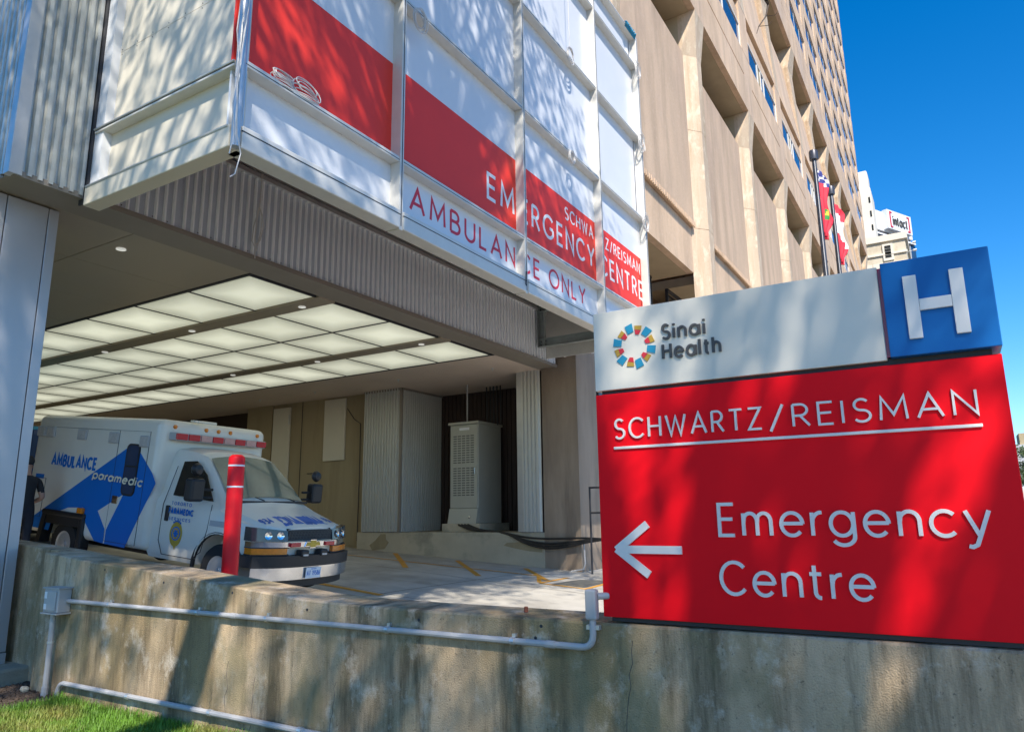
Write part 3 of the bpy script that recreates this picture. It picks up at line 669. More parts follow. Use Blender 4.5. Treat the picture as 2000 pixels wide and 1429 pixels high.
rep(MB().box(XR(0)-8.7, XR(0)+1.4, YF, 11.45, 40.8, 43.0).build('spandrel', 'stone', tw))
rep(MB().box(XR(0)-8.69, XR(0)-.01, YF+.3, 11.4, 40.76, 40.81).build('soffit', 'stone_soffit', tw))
rep(MB().box(XR(0)-8.5, XR(0)-.2, YF+.12, YF+.5, 43.0, 43.14).build('shadow_groove', 'gasket', tw))
rep(MB().box(XR(0)-.2, XR(0)+1.6, YF+.003, YF+.5, 43.0, 43.14).build('pier', 'stone', tw))
rep(MB().box(XR(0)-8.7, XR(0)+1.4, YF+.02, 11.45, 43.14, 44.75).build('spandrel', 'stone', tw))
# upper floors: window strip, spandrel and pier of each bay
FH = 4.33
wf = MB()
for x in (-8.3, -5.6, -2.9, -.35): wf.box(XR(0)+x, XR(0)+x+.12, YF+.12, YF+.3, 44.76, 47.2)
for z in (44.75, 47.12): wf.box(XR(0)-8.4, XR(0)-.25, YF+.115, YF+.3, z, z+.1)
o_w = wf.build('window', 'white_paint', tw)
g_w = MB().box(XR(0)-8.4, XR(0)-.3, YF+.13, YF+.16, 44.75, 47.2).build('pane', 'glass_blue', o_w)
o_s = MB().box(XR(0)-8.7, XR(0)+1.4, YF+.02, 8.7, 47.22, 44.748+FH).build('spandrel', 'stone', tw)
o_p = MB().box(XR(0)-.3, XR(0)+1.75, YF+.01, 8.7, 44.75, 47.22).build('pier', 'stone', tw)
for j in range(14):
    for k in range(0, 10):
        if j == 0 and k == 0: continue
        if (k-2)*10+70 < 12*j-25: continue      # out of the frame, above its top edge
        inst(o_s, tw, (BP*k, 0, FH*j)); inst(o_p, tw, (BP*k, 0, FH*j))
        c = inst(o_w, tw, (BP*k, 0, FH*j)); d = g_w.copy(); COL.objects.link(d); d.parent = c
MB().box(20, 130.4, 11.5, 34, -.1, 44.7).build('core', 'stone', tw)
MB().box(20, 130.4, 8.72, 34, 44.72, 104).build('core', 'stone', tw)
MB().box(15.82, 20, 9.4+4.2, 34, 5.7, 44.7).build('core', 'stone', tw)
# corner pilaster beside the bay
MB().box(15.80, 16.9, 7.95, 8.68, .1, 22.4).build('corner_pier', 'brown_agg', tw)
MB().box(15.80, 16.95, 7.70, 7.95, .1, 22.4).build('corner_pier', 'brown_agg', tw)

# ================================================================== entrance sign on the wall
sg = thing('entrance_sign', 'red white and blue hospital sign standing on the retaining wall', 'sign', (4.1, .8, 1.05))
SX = 4.02
MB().box(SX, SX+.26, -.255, 1.83, 1.075, 2.368).build('red_panel', 'sign_red', sg, bevel=.004)
MB().box(SX, SX+.26, .222, 1.83, 2.392, 2.885).build('white_panel', 'sign_white', sg, bevel=.004)
MB().box(SX-.03, SX+.27, -.262, .205, 2.40, 2.89).build('blue_panel', 'sign_blue', sg, bevel=.004)
MB().box(SX+.03, SX+.22, -.20, 1.79, 1.05, 1.08).build('base', 'gasket', sg)
MB().box(SX+.03, SX+.24, -.22, 1.80, 2.365, 2.405).build('spacer', 'gasket', sg)
MB().box(SX+.02, SX+.25, .205, .224, 2.41, 2.88).build('spacer', 'lens_red', sg)
U, V, N_ = (0, -1, 0), (0, 0, 1), (-1, 0, 0)
def sgtext(s, y, z, wd, cap, m, wt=.11, dep=.012, gap=.26, x=SX):
    for mb in text(s, (x, y, z), U, V, wd, cap, dep, wt, gap, N=N_, islands=True): mb.build('letter', m, sg)
sgtext('SCHWARTZ', 1.715, 2.088, .86, .125, 'sign_letter', .095, gap=.22)
sgtext('/', .82, 2.075, .085, .14, 'sign_letter', .095, gap=.22)
sgtext('REISMAN', .70, 2.088, .835, .125, 'sign_letter', .095, gap=.22)
sgtext('Emergency', 1.13, 1.525, 1.25, .182, 'sign_letter', .10, gap=.19)
sgtext('Centre', 1.14, 1.222, .75, .182, 'sign_letter', .10, gap=.19)
sgtext('Sinai', 1.39, 2.655, .265, .098, 'sign_grey', .15, gap=.16)
sgtext('Health', 1.39, 2.537, .345, .098, 'sign_grey', .15, gap=.16)
MB().box(SX-.012, SX-.001, -.14, 1.72, 2.030, 2.046).build('underline', 'sign_letter', sg, bevel=.003)
hx = SX-.03
for a, b, c, d in ((.052, .112, 2.478, 2.80), (-.148, -.088, 2.478, 2.80)): MB().box(hx-.016, hx, a, b, c, d).build('letter_stroke', 'sign_letter', sg, bevel=.003)
MB().box(hx-.0155, hx, -.087, .051, 2.616, 2.674).build('letter_stroke', 'sign_letter', sg, bevel=.003)
t = .032; mb = MB()
def bar2(mb, p, q, th, x0, x1):
    P, Q = Vector((p[0], p[1])), Vector((q[0], q[1])); n = (Q-P).normalized(); s = Vector((-n.y, n.x))*th/2
    pts = [P-s, Q-s, Q+s, P+s]; return mb.prism([(x1, a.x, a.y) for a in pts], (x0-x1, 0, 0))
bar2(mb, (1.70, 1.453), (1.34, 1.453), .044, SX-.012, SX)
bar2(mb, (1.728, 1.449), (1.535, 1.595), .044, SX-.0125, SX); bar2(mb, (1.728, 1.457), (1.535, 1.315), .044, SX-.0135, SX)
mb.build('arrow', 'sign_letter', sg)
# logo: six bent three-colour strips round a star-shaped gap
cx, cz = 1.563, 2.645
for k in range(6):
    a = rad(60*k); ca, sa = math.cos(a), math.sin(a)
    def lp(u, v): return (SX-.006, cx-(u*ca-v*sa), cz+(u*sa+v*ca))
    A = [(.084, -.006), (.078, -.044), (.128, -.062), (.136, -.014)]
    B = [(.104, .006), (.130, .014), (.112, .056), (.092, .044)]
    C = [(.074, .006), (.102, .006), (.090, .043), (.066, .026)]
    for P, m in ((A, 'logo_teal'), (B, 'logo_gold'), (C, 'logo_red')):
        MB().prism([lp(*q) for q in P], (.006, 0, 0)).build('logo_petal', m, sg)

# ================================================================== conduits on the wall
def pipe(pts, r, rb=.12, n=6):
    P = [Vector(p) for p in pts]; out = [P[0]]
    for i in range(1, len(P)-1):
        a, b, c = P[i-1], P[i], P[i+1]; d0 = (a-b).normalized(); d1 = (c-b).normalized(); k = min(rb, (a-b).length/2, (c-b).length/2)
        for j in range(n+1):
            s = j/n; out.append((b+d0*k)*(1-s)**2 + b*2*s*(1-s) + (b+d1*k)*s*s)
    return out+[P[-1]]
cu = thing('upper_conduit', 'grey conduit along the wall from junction box to sign', 'conduit', (3.98, 4.5, .9))
xc = 3.975
MB().tube(pipe([(xc, 7.45, .905), (xc, 1.88, .905), (xc, 1.88, 1.06)], .02, .13), .0195, 10).build('pipe', 'conduit', cu, smooth=True)
for y in (6.72, 5.45, 4.62, 3.42, 2.42):
    mb = MB(); mb.tube([(xc-.0, y-.014, .905), (xc, y+.014, .905)], .0235, 10); mb.box(xc+.01, 4.012, y-.012, y+.012, .925, .945); mb.build('clamp', 'alu', cu)
for y in (5.2, 5.0, 2.16): MB().tube([(xc, y-.03, .905), (xc, y+.03, .905)], .0225, 10).build('coupling', 'conduit', cu, smooth=True)
MB().box(xc-.005, xc+.03, 1.84, 1.92, 1.005, 1.03).build('clamp', 'alu', cu)
bx_ = MB().box(3.945, 4.0, 1.845, 1.915, 1.06, 1.23).build('conduit_body', 'conduit', cu, bevel=.012)
MB().tube([(3.985, 1.85, 1.19), (4.03, 1.80, 1.19)], .02, 10).build('elbow', 'conduit', cu)
jb = thing('junction_box', 'grey junction box on the wall end with vertical pipe', 'box', (3.95, 7.6, .3))
MB().box(3.885, 4.008, 7.42, 7.68, .80, 1.02).build('housing', 'conduit', jb, bevel=.01)
MB().box(3.872, 3.885, 7.45, 7.65, .82, 1.0).build('cover', 'conduit', jb, bevel=.005)
MB().box(3.87, 4.005, 7.40, 7.69, 1.02, 1.032).build('lid', 'conduit', jb); MB().box(3.87, 4.005, 7.40, 7.69, .786, .799).build('lip', 'conduit', jb)
MB().box(3.8705, 3.872, 7.60, 7.645, .93, .99).build('sticker', 'print_white', jb); MB().box(3.8705, 3.872, 7.60, 7.645, .83, .88).build('sticker', 'print_white', jb)
MB().tube([(3.95, 7.60, .80), (3.95, 7.60, .3), (3.952, 7.61, .02)], .026, 10).build('pipe', 'conduit', jb, smooth=True)
MB().tube([(3.95, 7.605, .12), (3.95, 7.61, .02)], .031, 10).build('coupling', 'conduit', jb, smooth=True)
MB().tube([(3.95, 7.60, .51), (3.95, 7.60, .53)], .031, 10).build('clamp', 'alu', jb)
lc = thing('lower_conduit', 'grey conduit low on the wall just above the grass', 'conduit', (3.97, 5, .1))
MB().tube(pipe([(3.968, 7.42, -.05), (3.968, 7.42, .175), (3.968, 2.0, .165)], .02, .16), .022, 10).build('pipe', 'conduit', lc, smooth=True)
for y in (6.3, 5.2, 4.2): MB().tube([(3.968, y-.02, .172), (3.968, y+.02, .172)], .0255, 10).build('clamp', 'alu', lc)
p = on(1027, 1190, 2, 1.06); tag(MB().lathe([(.014, 0), (.014, .03), (.011, .034), (0, .034)], (4.20, p.y, 1.045), (0, 0, 1), 8).build('bolt_stub', 'rust'), 'rusty bolt stub sticking up from the wall top beside the sign', 'bolt')

# ================================================================== bollard
bo = thing('bollard', 'red bollard with two white bands in front of the ambulance', 'bollard', (5.75, 7.36, .25))
bp_ = on(456, 1000, 0, 5.75); bx0, by0 = 5.75, bp_.y; zb = ramp_z(bx0, by0)-.02
MB().lathe([(.094, 0), (.094, 2.40-zb-.04), (.087, 2.40-zb-.012), (.06, 2.41-zb), (0, 2.414-zb)], (bx0, by0, zb), (0, 0, 1), 28).build('sleeve', 'bollard_red', bo, smooth=True)
for z in (2.27, 2.02): MB().lathe([(.0945, 0), (.0955, .003), (.0955, .017), (.0945, .020)], (bx0, by0, z), (0, 0, 1), 28).build('band', 'print_white', bo, smooth=True)

# ================================================================== ambulance (local frame: +x forward, +y left, +z up, origin on the ground under the front bumper)
h, s = rad(-87.5), rad(-5.6)
fw = Vector((math.cos(h)*math.cos(s), math.sin(h)*math.cos(s), math.sin(s))); rt = Vector((math.sin(h), -math.cos(h), 0)); upv = rt.cross(fw)
A0 = Vector((8.12, 8.53, ramp_z(8.12, 8.53)+.03))
mat('headlamp', (.06, .065, .07), .12, 0, .3, 9, coat=.8)
am = Matrix.Identity(4)
for i in range(3): am[i][0] = fw[i]; am[i][1] = -rt[i]; am[i][2] = upv[i]; am[i][3] = A0[i]
amb = thing('ambulance', 'white ambulance with blue arrow graphic parked in the bay', 'ambulance', None, matrix=am)
AMI = am.inverted()
def ap(px, py, r):
    """pixel -> ambulance (f, w) on its right-hand plane r"""
    o = AMI @ CAM; d = AMI.to_3x3() @ ray(px, py); t = (-r-o.y)/d.y; q = o+d*t; return q.x, q.z
def c1(x, y): return 30+x*.2449, 780+y*.2449
def c2(x, y): return 280+x*.238, 820+y*.238
def part(mb, name, m, parent=None, **k): return mb.build(name, m, parent or amb, local=True, **k)
RB = 1.08
def boolean(o, cutters):
    for c in cutters:
        md = o.modifiers.new('b', 'BOOLEAN'); md.object = c; md.operation = 'DIFFERENCE'; md.solver = 'EXACT'
    dg = bpy.context.evaluated_depsgraph_get(); dg.update(); me = bpy.data.meshes.new_from_object(o.evaluated_get(dg))
    o.modifiers.clear(); o.data = me
    for c in cutters: bpy.data.objects.remove(c)
    me.polygons.foreach_set('use_smooth', [True]*len(me.polygons)); me.set_sharp_from_angle(angle=rad(30))
RWX = -4.76; FWX = -.98
body = part(MB().box(-6.1, -2.52, -RB, RB, .50, 2.58), 'box_body', 'amb_white', bevel=.13, seg=4)
def cutter(mb): o = mb.build('c', 'rubber'); o.parent = amb; o.location = ORG[o]; return o
boolean(body, [cutter(MB().box(RWX-.62, RWX+.55, -1.4, -.6, .2, .88)), cutter(MB().box(RWX-.62, RWX+.55, .6, 1.4, .2, .88))])
# chassis
part(MB().box(-6.0, -.4, -.55, .55, .36, .52), 'chassis', 'black_plastic')
part(MB().box(-6.25, -6.08, -1.0, 1.0, .42, .56), 'rear_step', 'black_plastic')
# cab: lofted sections (x, belt half width, belt z, hood/roof edge half width, top z, bottom z)
def cabsec(x, hw, zb, zbelt, zt, ht, crown):
    """half section from the sill to the centreline"""
    return [(x, hw*.93, zb), (x, hw*.985, zb+.10), (x, hw, zb+.30), (x, hw*.995, (zb+zbelt)/2+.12), (x, hw*.97, zbelt-.06), (x, hw*.935, zbelt), (x, ht, zt-.07), (x, ht*.93, zt-.015), (x, ht*.6, zt+crown*.7), (x, 0, zt+crown)]
secs = [cabsec(-.15, .50, .62, 1.03, 1.06, .42, .02), cabsec(-.20, .74, .62, 1.04, 1.085, .62, .028), cabsec(-.30, .92, .60, 1.06, 1.115, .77, .035), cabsec(-.5, .985, .58, 1.10, 1.17, .83, .04), cabsec(-.85, 1.0, .50, 1.18, 1.26, .86, .045),
        cabsec(-1.10, 1.0, .45, 1.26, 1.36, .84, .05), cabsec(-1.50, 1.0, .42, 1.32, 1.74, .765, .045), cabsec(-1.86, 1.0, .42, 1.34, 2.04, .70, .05), cabsec(-2.1, 1.0, .42, 1.35, 2.10, .72, .05), cabsec(-2.6, 1.0, .42, 1.36, 2.14, .76, .05)]
ns = len(secs[0]); vs = []; fs = []
for S in secs:
    ring = [(x, -y, z) for x, y, z in S] + [(x, y, z) for x, y, z in S[-2::-1]]; vs += ring
nr = 2*ns-1
for i in range(len(secs)-1):
    for k in range(nr-1): fs.append((i*nr+k, i*nr+k+1, (i+1)*nr+k+1, (i+1)*nr+k))
    fs.append((i*nr+nr-1, i*nr, (i+1)*nr, (i+1)*nr+nr-1))
fs += [tuple(range(nr))[::-1], tuple((len(secs)-1)*nr+k for k in range(nr))]
cab = part(MB().add(vs, fs), 'cab', 'amb_white')
def cyl_y(x, z, r, y0, y1): return MB().lathe([(r, 0), (r, y1-y0)], (x, y0, z), (0, 1, 0), 32)
boolean(cab, [cutter(cyl_y(FWX, .42, .50, -1.3, -.62)), cutter(cyl_y(FWX, .42, .50, .62, 1.3))])
def lerp(a, b, t): return tuple(a[i]+(b[i]-a[i])*t for i in range(3))
# windscreen and side glass follow the cab surface
def sec_at(x, idx):
    for a, b in zip(secs, secs[1:]):
        if b[0][0] <= x <= a[0][0]:
            t = (x-a[0][0])/(b[0][0]-a[0][0]); return lerp(a[idx], b[idx], t)
wsv = []; cols_ = [-1, -.8, -.4, 0, .4, .8, 1]
xs_ = [-1.14, -1.3, -1.5, -1.7, -1.82]
for x in xs_:
    e = sec_at(x, 7); m_ = sec_at(x, 8); c_ = sec_at(x, 9)
    for cc in cols_:
        a = abs(cc); y = a*e[1]*.97; z = c_[2]+(e[2]-c_[2])*a*a
        wsv.append((x+.02, y if cc < 0 else -y, z+.018))
nc = len(cols_); ws = part(MB().add(wsv, [(i*nc+k, i*nc+k+1, (i+1)*nc+k+1, (i+1)*nc+k) for i in range(len(xs_)-1) for k in range(nc-1)]), 'windscreen', 'glass_screen', smooth=2)
part(MB().box(-1.12, -1.04, -.80, .80, 1.365, 1.40), 'cowl', 'black_plastic', bevel=.01)
for y0, y1 in ((.55, -.05), (-.1, -.68)):
    part(MB().tube([(-1.09, y0, 1.405), (-1.22, (y0+y1)/2, 1.50), (-1.30, y1, 1.555)], .010, 5), 'wiper', 'black_plastic')
for sgn in (-1, 1):
    P = [(-1.28, .905, 1.37), (-2.18, .935, 1.40), (-2.2, .80, 1.93), (-1.92, .775, 1.95), (-1.62, .80, 1.75)]
    P = [(x, sgn*(y+.012), z) for x, y, z in P]
    part(MB().prism(P, (0, sgn*.008, 0)), 'side_window', 'glass_dark')
    # door outline and handle
    q = sgn*1.004
    part(MB().tube([(-1.25, sgn*.955, 1.32), (-1.24, q*.995, .95), (-1.32, q, .62), (-1.5, q, .50), (-2.2, q, .50), (-2.32, q, .7), (-2.34, q*.985, 1.25), (-2.3, sgn*.85, 1.85)], .006, 5), 'door_gap', 'gasket')
    part(MB().box(-2.24, -2.16, min(sgn*.985, sgn*1.02), max(sgn*.985, sgn*1.02), 1.0, 1.24), 'door_handle', 'black_plastic', bevel=.015)
    part(MB().box(-1.2, -.62, min(sgn*.985, sgn*1.003), max(sgn*.985, sgn*1.003), 1.02, 1.10), 'reflective_strip', 'far_grey')
    # mirror
    mr_ = part(MB().box(-1.42, -1.24, min(sgn*1.12, sgn*1.36), max(sgn*1.12, sgn*1.36), 1.36, 1.70), 'mirror', 'black_plastic', bevel=.04)
    mb = MB(); mb.tube([(-1.32, sgn*.93, 1.42), (-1.33, sgn*1.14, 1.42)], .022, 6); mb.tube([(-1.32, sgn*.93, 1.54), (-1.33, sgn*1.14, 1.54)], .022, 6); part(mb, 'mirror_arm', 'black_plastic', mr_)
    part(MB().lathe([(0, -.05), (.075, -.045), (.10, 0), (.07, .05), (0, .065)], (-1.33, sgn*1.24, 1.83), (1, 0, .1), 18), 'spot_mirror', 'black_plastic', mr_, smooth=True)
    # wheel arch trim + mud flap
    mb = MB(); mb.tube([(FWX+.53*math.cos(a), sgn*.965, .42+.52*math.sin(a)) for a in np.linspace(.0, math.pi*1.02, 14)], .035, 6); part(mb, 'wheel_arch', 'black_plastic')
    part(MB().box(RWX-.66, RWX+.60, min(sgn*1.0, sgn*1.13), max(sgn*1.0, sgn*1.13), .84, .93), 'fender', 'black_plastic', bevel=.03)
    part(MB().box(RWX+.47, RWX+.60, min(sgn*.95, sgn*1.13), max(sgn*.95, sgn*1.13), .36, .86), 'fender', 'black_plastic', bevel=.03)
    part(MB().hexa([(RWX-.72, sgn*.95, .36), (RWX-.60, sgn*.95, .36), (RWX-.60, sgn*1.125, .36), (RWX-.72, sgn*1.125, .36), (RWX-.62, sgn*.95, .86), (RWX-.50, sgn*.95, .86), (RWX-.50, sgn*1.125, .86), (RWX-.62, sgn*1.125, .86)]), 'fender', 'black_plastic')
    part(MB().box(RWX-.60, RWX+.58, min(sgn*1.04, sgn*1.115), max(sgn*1.04, sgn*1.115), .70, .86), 'fender', 'black_plastic')
    part(MB().box(RWX+.40, RWX+.55, min(sgn*1.08, sgn*1.15), max(sgn*1.08, sgn*1.15), .93, 1.03), 'marker_lamp', 'lens_amber', bevel=.02)
    for wx, ty in ((FWX, .83), (RWX, .93)):
        wh = part(MB().lathe([(.20, -.12), (.36, -.115), (.385, -.07), (.385, .07), (.36, .115), (.22, .12), (.20, .05)], (wx, sgn*ty, .385), (0, sgn, 0), 36), 'wheel', 'rubber', smooth=True)
        part(MB().lathe([(.225, .10), (.215, .118), (.19, .10), (.17, .03), (.12, .02), (.10, .07), (.06, .075), (.055, .12), (0, .125)], (wx, sgn*ty, .385), (0, sgn, 0), 28), 'rim', 'alu', wh, smooth=True)
        mb = MB()
        for a in range(8): mb.lathe([(.013, .0), (.013, .05), (0, .055)], (wx+.085*math.cos(a*math.pi/4), sgn*(ty+.045), .385+.085*math.sin(a*math.pi/4)), (0, sgn, 0), 6)
        part(mb, 'wheel_nuts', 'chrome', wh)
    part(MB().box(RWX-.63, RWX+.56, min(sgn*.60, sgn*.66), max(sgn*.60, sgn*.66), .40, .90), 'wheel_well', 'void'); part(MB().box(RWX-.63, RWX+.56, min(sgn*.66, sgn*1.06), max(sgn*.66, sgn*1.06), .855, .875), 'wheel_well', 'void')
    # headlights, turn signals
    def xf(y): return -.095-.2*(abs(y)/.97)**3.4
    def front_strip(y0, y1, z0, z1, dx, th, n=8, ztop=0):
        vs = []; fs = []
        for i in range(n+1):
            y = y0+(y1-y0)*i/n; x = xf(y)+dx; zt_ = z1+ztop*i/n
            vs += [(x-th, sgn*y, z0), (x, sgn*y, z0), (x-.03*(z1 > .9), sgn*y, zt_), (x-th, sgn*y, zt_)]
        for i in range(n):
            for k in range(4): fs.append((4*i+k, 4*i+(k+1) % 4, 4*i+4+(k+1) % 4, 4*i+4+k))
        fs += [(0, 1, 2, 3), (4*n+3, 4*n+2, 4*n+1, 4*n)]
        return MB().add(vs, fs)
    hl = part(front_strip(.47, .985, .885, 1.035, .015, .16, ztop=.045), 'headlight', 'headlamp', smooth=True)
    for yy in (.60, .78):
        part(MB().lathe([(.058, 0), (.055, .012), (.035, .004), (0, -.004)], (xf(yy)+.004, sgn*yy, .965), (1, sgn*.45, .12), 16), 'reflector', 'chrome', hl, smooth=True)
    part(front_strip(.48, .985, .70, .785, .03, .14), 'turn_signal', 'lens_amber', smooth=True)
    part(front_strip(.44, .985, .66, .70, .02, .14), 'trim', 'black_plastic'); part(front_strip(.44, .985, .785, .80, .02, .14), 'trim', 'black_plastic')
part(MB().box(-.4, -.16, -.46, .46, .60, 1.06), 'grille_backing', 'void')
gr = part(MB().box(-.165, -.13, -.45, .45, .885, 1.045), 'grille', 'black_plastic')
mb = MB()
for i in range(-14, 15):
    for dz in (1, -1): mb.tube([(-.125, i*.031-.03*dz, .89), (-.125, i*.031+.03*dz, 1.04)], .004, 4)
part(mb, 'mesh', 'cabinet_dark', gr)
def bow(prof_x, hw, z0, z1, x0, curve, th=.1, n=16, ends=.0):
    mb = MB(); vs = []; fs = []
    for i in range(n+1):
        t = -1+2*i/n; y = t*hw; xf = x0-curve*abs(t)**3.0
        vs += [(xf-th, y, z0), (xf, y, z0), (xf, y, z1), (xf-th, y, z1)]
    for i in range(n):
        for k in range(4): fs.append((4*i+k, 4*i+(k+1) % 4, 4*i+4+(k+1) % 4, 4*i+4+k))
    fs += [(0, 1, 2, 3), (4*n+3, 4*n+2, 4*n+1, 4*n)]
    return mb.add(vs, fs)
part(bow(0, .97, .80, .875, -.055, .26, .12), 'chrome_bar', 'chrome', smooth=True)
part(bow(0, 1.0, .515, .68, .0, .22, .30), 'bumper_top', 'black_plastic', smooth=True)
part(bow(0, 1.0, .335, .515, -.01, .22, .28), 'bumper', 'chrome', smooth=True)
part(bow(0, .92, .22, .335, -.06, .2, .2), 'valance', 'black_plastic', smooth=True)
bow_ = [(-.15, 0), (-.13, .028), (-.055, .028), (-.055, .05), (.055, .05), (.055, .028), (.15, .028), (.13, 0), (.15, -.028), (.055, -.028), (.055, -.05), (-.055, -.05), (-.055, -.028), (-.13, -.028)]
bow_ = [(-.15, -.028), (-.055, -.028), (-.055, -.05), (.055, -.05), (.055, -.028), (.15, -.028), (.125, .028), (.055, .028), (.055, .05), (-.055, .05), (-.055, .028), (-.125, .028)]
part(MB().prism([(-.055, y*1.12, .84+z*1.25) for y, z in bow_], (.012, 0, 0)), 'emblem_rim', 'chrome'); part(MB().prism([(-.045, y, .84+z) for y, z in bow_], (.008, 0, 0)), 'emblem', 'gold')
for yy in (.36, -.36):
    part(MB().box(-.12, -.035, yy-.10, yy+.10, .805, .868), 'grille_lamp', 'lens_red', bevel=.008)
    q = part(MB().box(-.12, .02, yy*.55-.075, yy*.55+.075, .66, .76), 'siren_lamp', 'black_plastic', bevel=.02)
    part(MB().box(.02, .026, yy*.55-.05, yy*.55+.05, .675, .70), 'lens', 'lens_clear', q)
pl = part(MB().box(.012, .022, -.155, .155, .345, .50), 'licence_plate', 'print_white')
part(text('AT 19586', (.0225, -.135, .385), (0, 1, 0), (0, 0, 1), .27, .072, .002, .12), 'plate_text', 'amb_blue', pl)
part(text('ONTARIO', (.0225, -.055, .472), (0, 1, 0), (0, 0, 1), .11, .016, .002), 'plate_text', 'amb_blue', pl)
# hood lettering (mirror writing) lying on the hood front
hU, hV = Vector((0, 1, 0)), Vector((-.82, 0, .28)).normalized(); hN = hU.cross(hV)
def hoodz(x, y):
    y = abs(y); S = [sec_at(x, k) for k in (9, 8, 7, 6, 5)]
    for a, b in zip(S, S[1:]):
        if a[1] <= y <= b[1]: return a[2]+(b[2]-a[2])*(y-a[1])/(b[1]-a[1]+1e-9)
    return S[-1][2]
N0 = 0
def hood(sx, y0, y1, cap, base, mir):
    mb = text(sx, (0, 0, 0), hU, hV, y1-y0, cap, .003, .19, .2, mirror=mir); out = []
    for x, y, z in mb.v:
        yy = y+y0; xx = base+x; zz = hoodz(min(-.155, xx), yy)
        out.append((xx, yy, zz+.004+N0*(z-0)))
    mb.v = out; return mb
part(hood('AMBULANCE', -.46, .46, .34, -.20, True), 'hood_lettering', 'amb_blue')
part(hood('934', -.74, -.54, .18, -.33, False), 'hood_number', 'amb_blue'); part(hood('934', .54, .74, .18, -.33, False), 'hood_number', 'amb_blue')
# light bar on the front of the box
lb = part(MB().box(-2.56, -2.36, -.93, .93, 2.255, 2.38), 'light_bar', 'far_grey', bevel=.015)
for i, cc in enumerate(('r', 'r', 'w', 'r', 'w', 'r', 'w', 'r')):
    yc = -.82+i*.2343; part(MB().box(-2.37, -2.335, yc-.105, yc+.105, 2.268, 2.368), 'lens', 'lens_red' if cc == 'r' else 'lens_pink', lb, bevel=.01)
for yc in (-.85, -.25, 0, .25, .85): part(MB().lathe([(.035, 0), (.035, .02), (.02, .035), (0, .038)], (-2.522, yc, 2.47), (1, 0, 0), 10), 'marker_lamp', 'lens_amber')
part(MB().box(-2.56, -2.44, -.55, -.35, 2.58, 2.61), 'roof_vent', 'amb_white', bevel=.01); part(MB().box(-2.9, -2.7, -.2, .1, 2.58, 2.63), 'roof_vent', 'amb_white', bevel=.015)
# graphics and fittings on the near side of the box, traced onto its flat side
def side_poly(pts, d0, d1, conv=c1, r=RB):
    P = [ap(*conv(*q), r) for q in pts]
    return MB().prism([(f, -r-d0, w_) for f, w_ in P], (0, d0-d1, 0))
bluep = [(85, 968), (905, 380), (1000, 425), (1092, 585), (1120, 668), (985, 935), (868, 1182), (705, 1147), (628, 1125), (560, 985), (545, 860), (420, 860), (330, 895), (290, 960), (262, 1038), (78, 1000)]
part(side_poly(bluep, .001, .004), 'arrow_graphic', 'amb_blue')
part(side_poly([(660, 886), (862, 756), (722, 1038), (708, 1146), (700, 1146), (714, 1030)], .004, .006), 'arrow_notch', 'amb_white')
def side_box(x0, y0, x1, y1, dep, name, m, parent=None, bev=.01, d0=0.0):
    fa, wa = ap(*c1(x0, (y0+y1)/2), RB); fb, wb_ = ap(*c1(x1, (y0+y1)/2), RB); xm = (x0+x1)/2
    _, wt = ap(*c1(xm, y0), RB); _, wl = ap(*c1(xm, y1), RB)
    return part(MB().box(min(fa, fb), max(fa, fb), -RB-dep, -RB-d0, wl, wt), name, m, parent, bevel=bev)
for b4 in ((190, 212, 255, 292), (258, 212, 328, 298), (507, 236, 580, 322), (756, 260, 834, 348), (1002, 288, 1078, 380)):
    q = side_box(*b4, .03, 'scene_lamp', 'far_grey', bev=.012)
    x0, y0, x1, y1 = b4; side_box(x0+9, y0+9, x1-9, y1-9, .036, 'lens', 'lens_clear', q, bev=.004, d0=.03)
fa, _ = ap(*c1(770, 700), RB); fb, _ = ap(*c1(1018, 700), RB)
def line(pts, name='door_gap', rr=.005): return part(MB().tube([(f, -RB-.003, w_) for f, w_ in pts], rr, 5), name, 'gasket')
line([(fa, .56), (fa, 2.36), (fb, 2.36), (fb, .56), (fa, .56)])
f0, w0_ = ap(*c1(75, 695), RB); f1, w1_ = ap(*c1(235, 690), RB)
line([(f1-.45, 1.45), (f1, 1.45), (f1, .78), (f1-.45, .78)], 'locker_gap')
line([(-5.95, 2.36), (fa, 2.36)], 'trim_line', .003)
# tall rounded door window: frame, pane
wf_, _ = ap(*c1(925, 560), RB); wa_, _ = ap(*c1(872, 560), RB); wb2, _ = ap(*c1(978, 560), RB); _, wt = ap(*c1(945, 352), RB); _, wl = ap(*c1(900, 768), RB)
def rrect(x0, x1, z0, z1, r, n=5):
    out = []
    for cx_, cz_, a0 in ((x1-r, z1-r, 0), (x0+r, z1-r, 90), (x0+r, z0+r, 180), (x1-r, z0+r, 270)):
        for i in range(n+1): a = rad(a0+90*i/n); out.append((cx_+r*math.cos(a), cz_+r*math.sin(a)))
    return out
q = part(MB().prism([(x, -RB-.001, z) for x, z in rrect(wa_, wb2, wl, wt, .09)], (0, -.016, 0)), 'door_window', 'rubber')
part(MB().prism([(x, -RB-.0165, z) for x, z in rrect(wa_+.028, wb2-.028, wl+.03, wt-.03, .07)], (0, -.003, 0)), 'pane', 'glass_blue', q)
part(MB().box(wa_+.03, wb2-.03, -RB-.022, -RB-.018, (wl+wt)/2+.04, (wl+wt)/2+.065), 'window_bar', 'rubber', q)
side_box(775, 765, 822, 830, .02, 'door_latch', 'chrome', bev=.008)
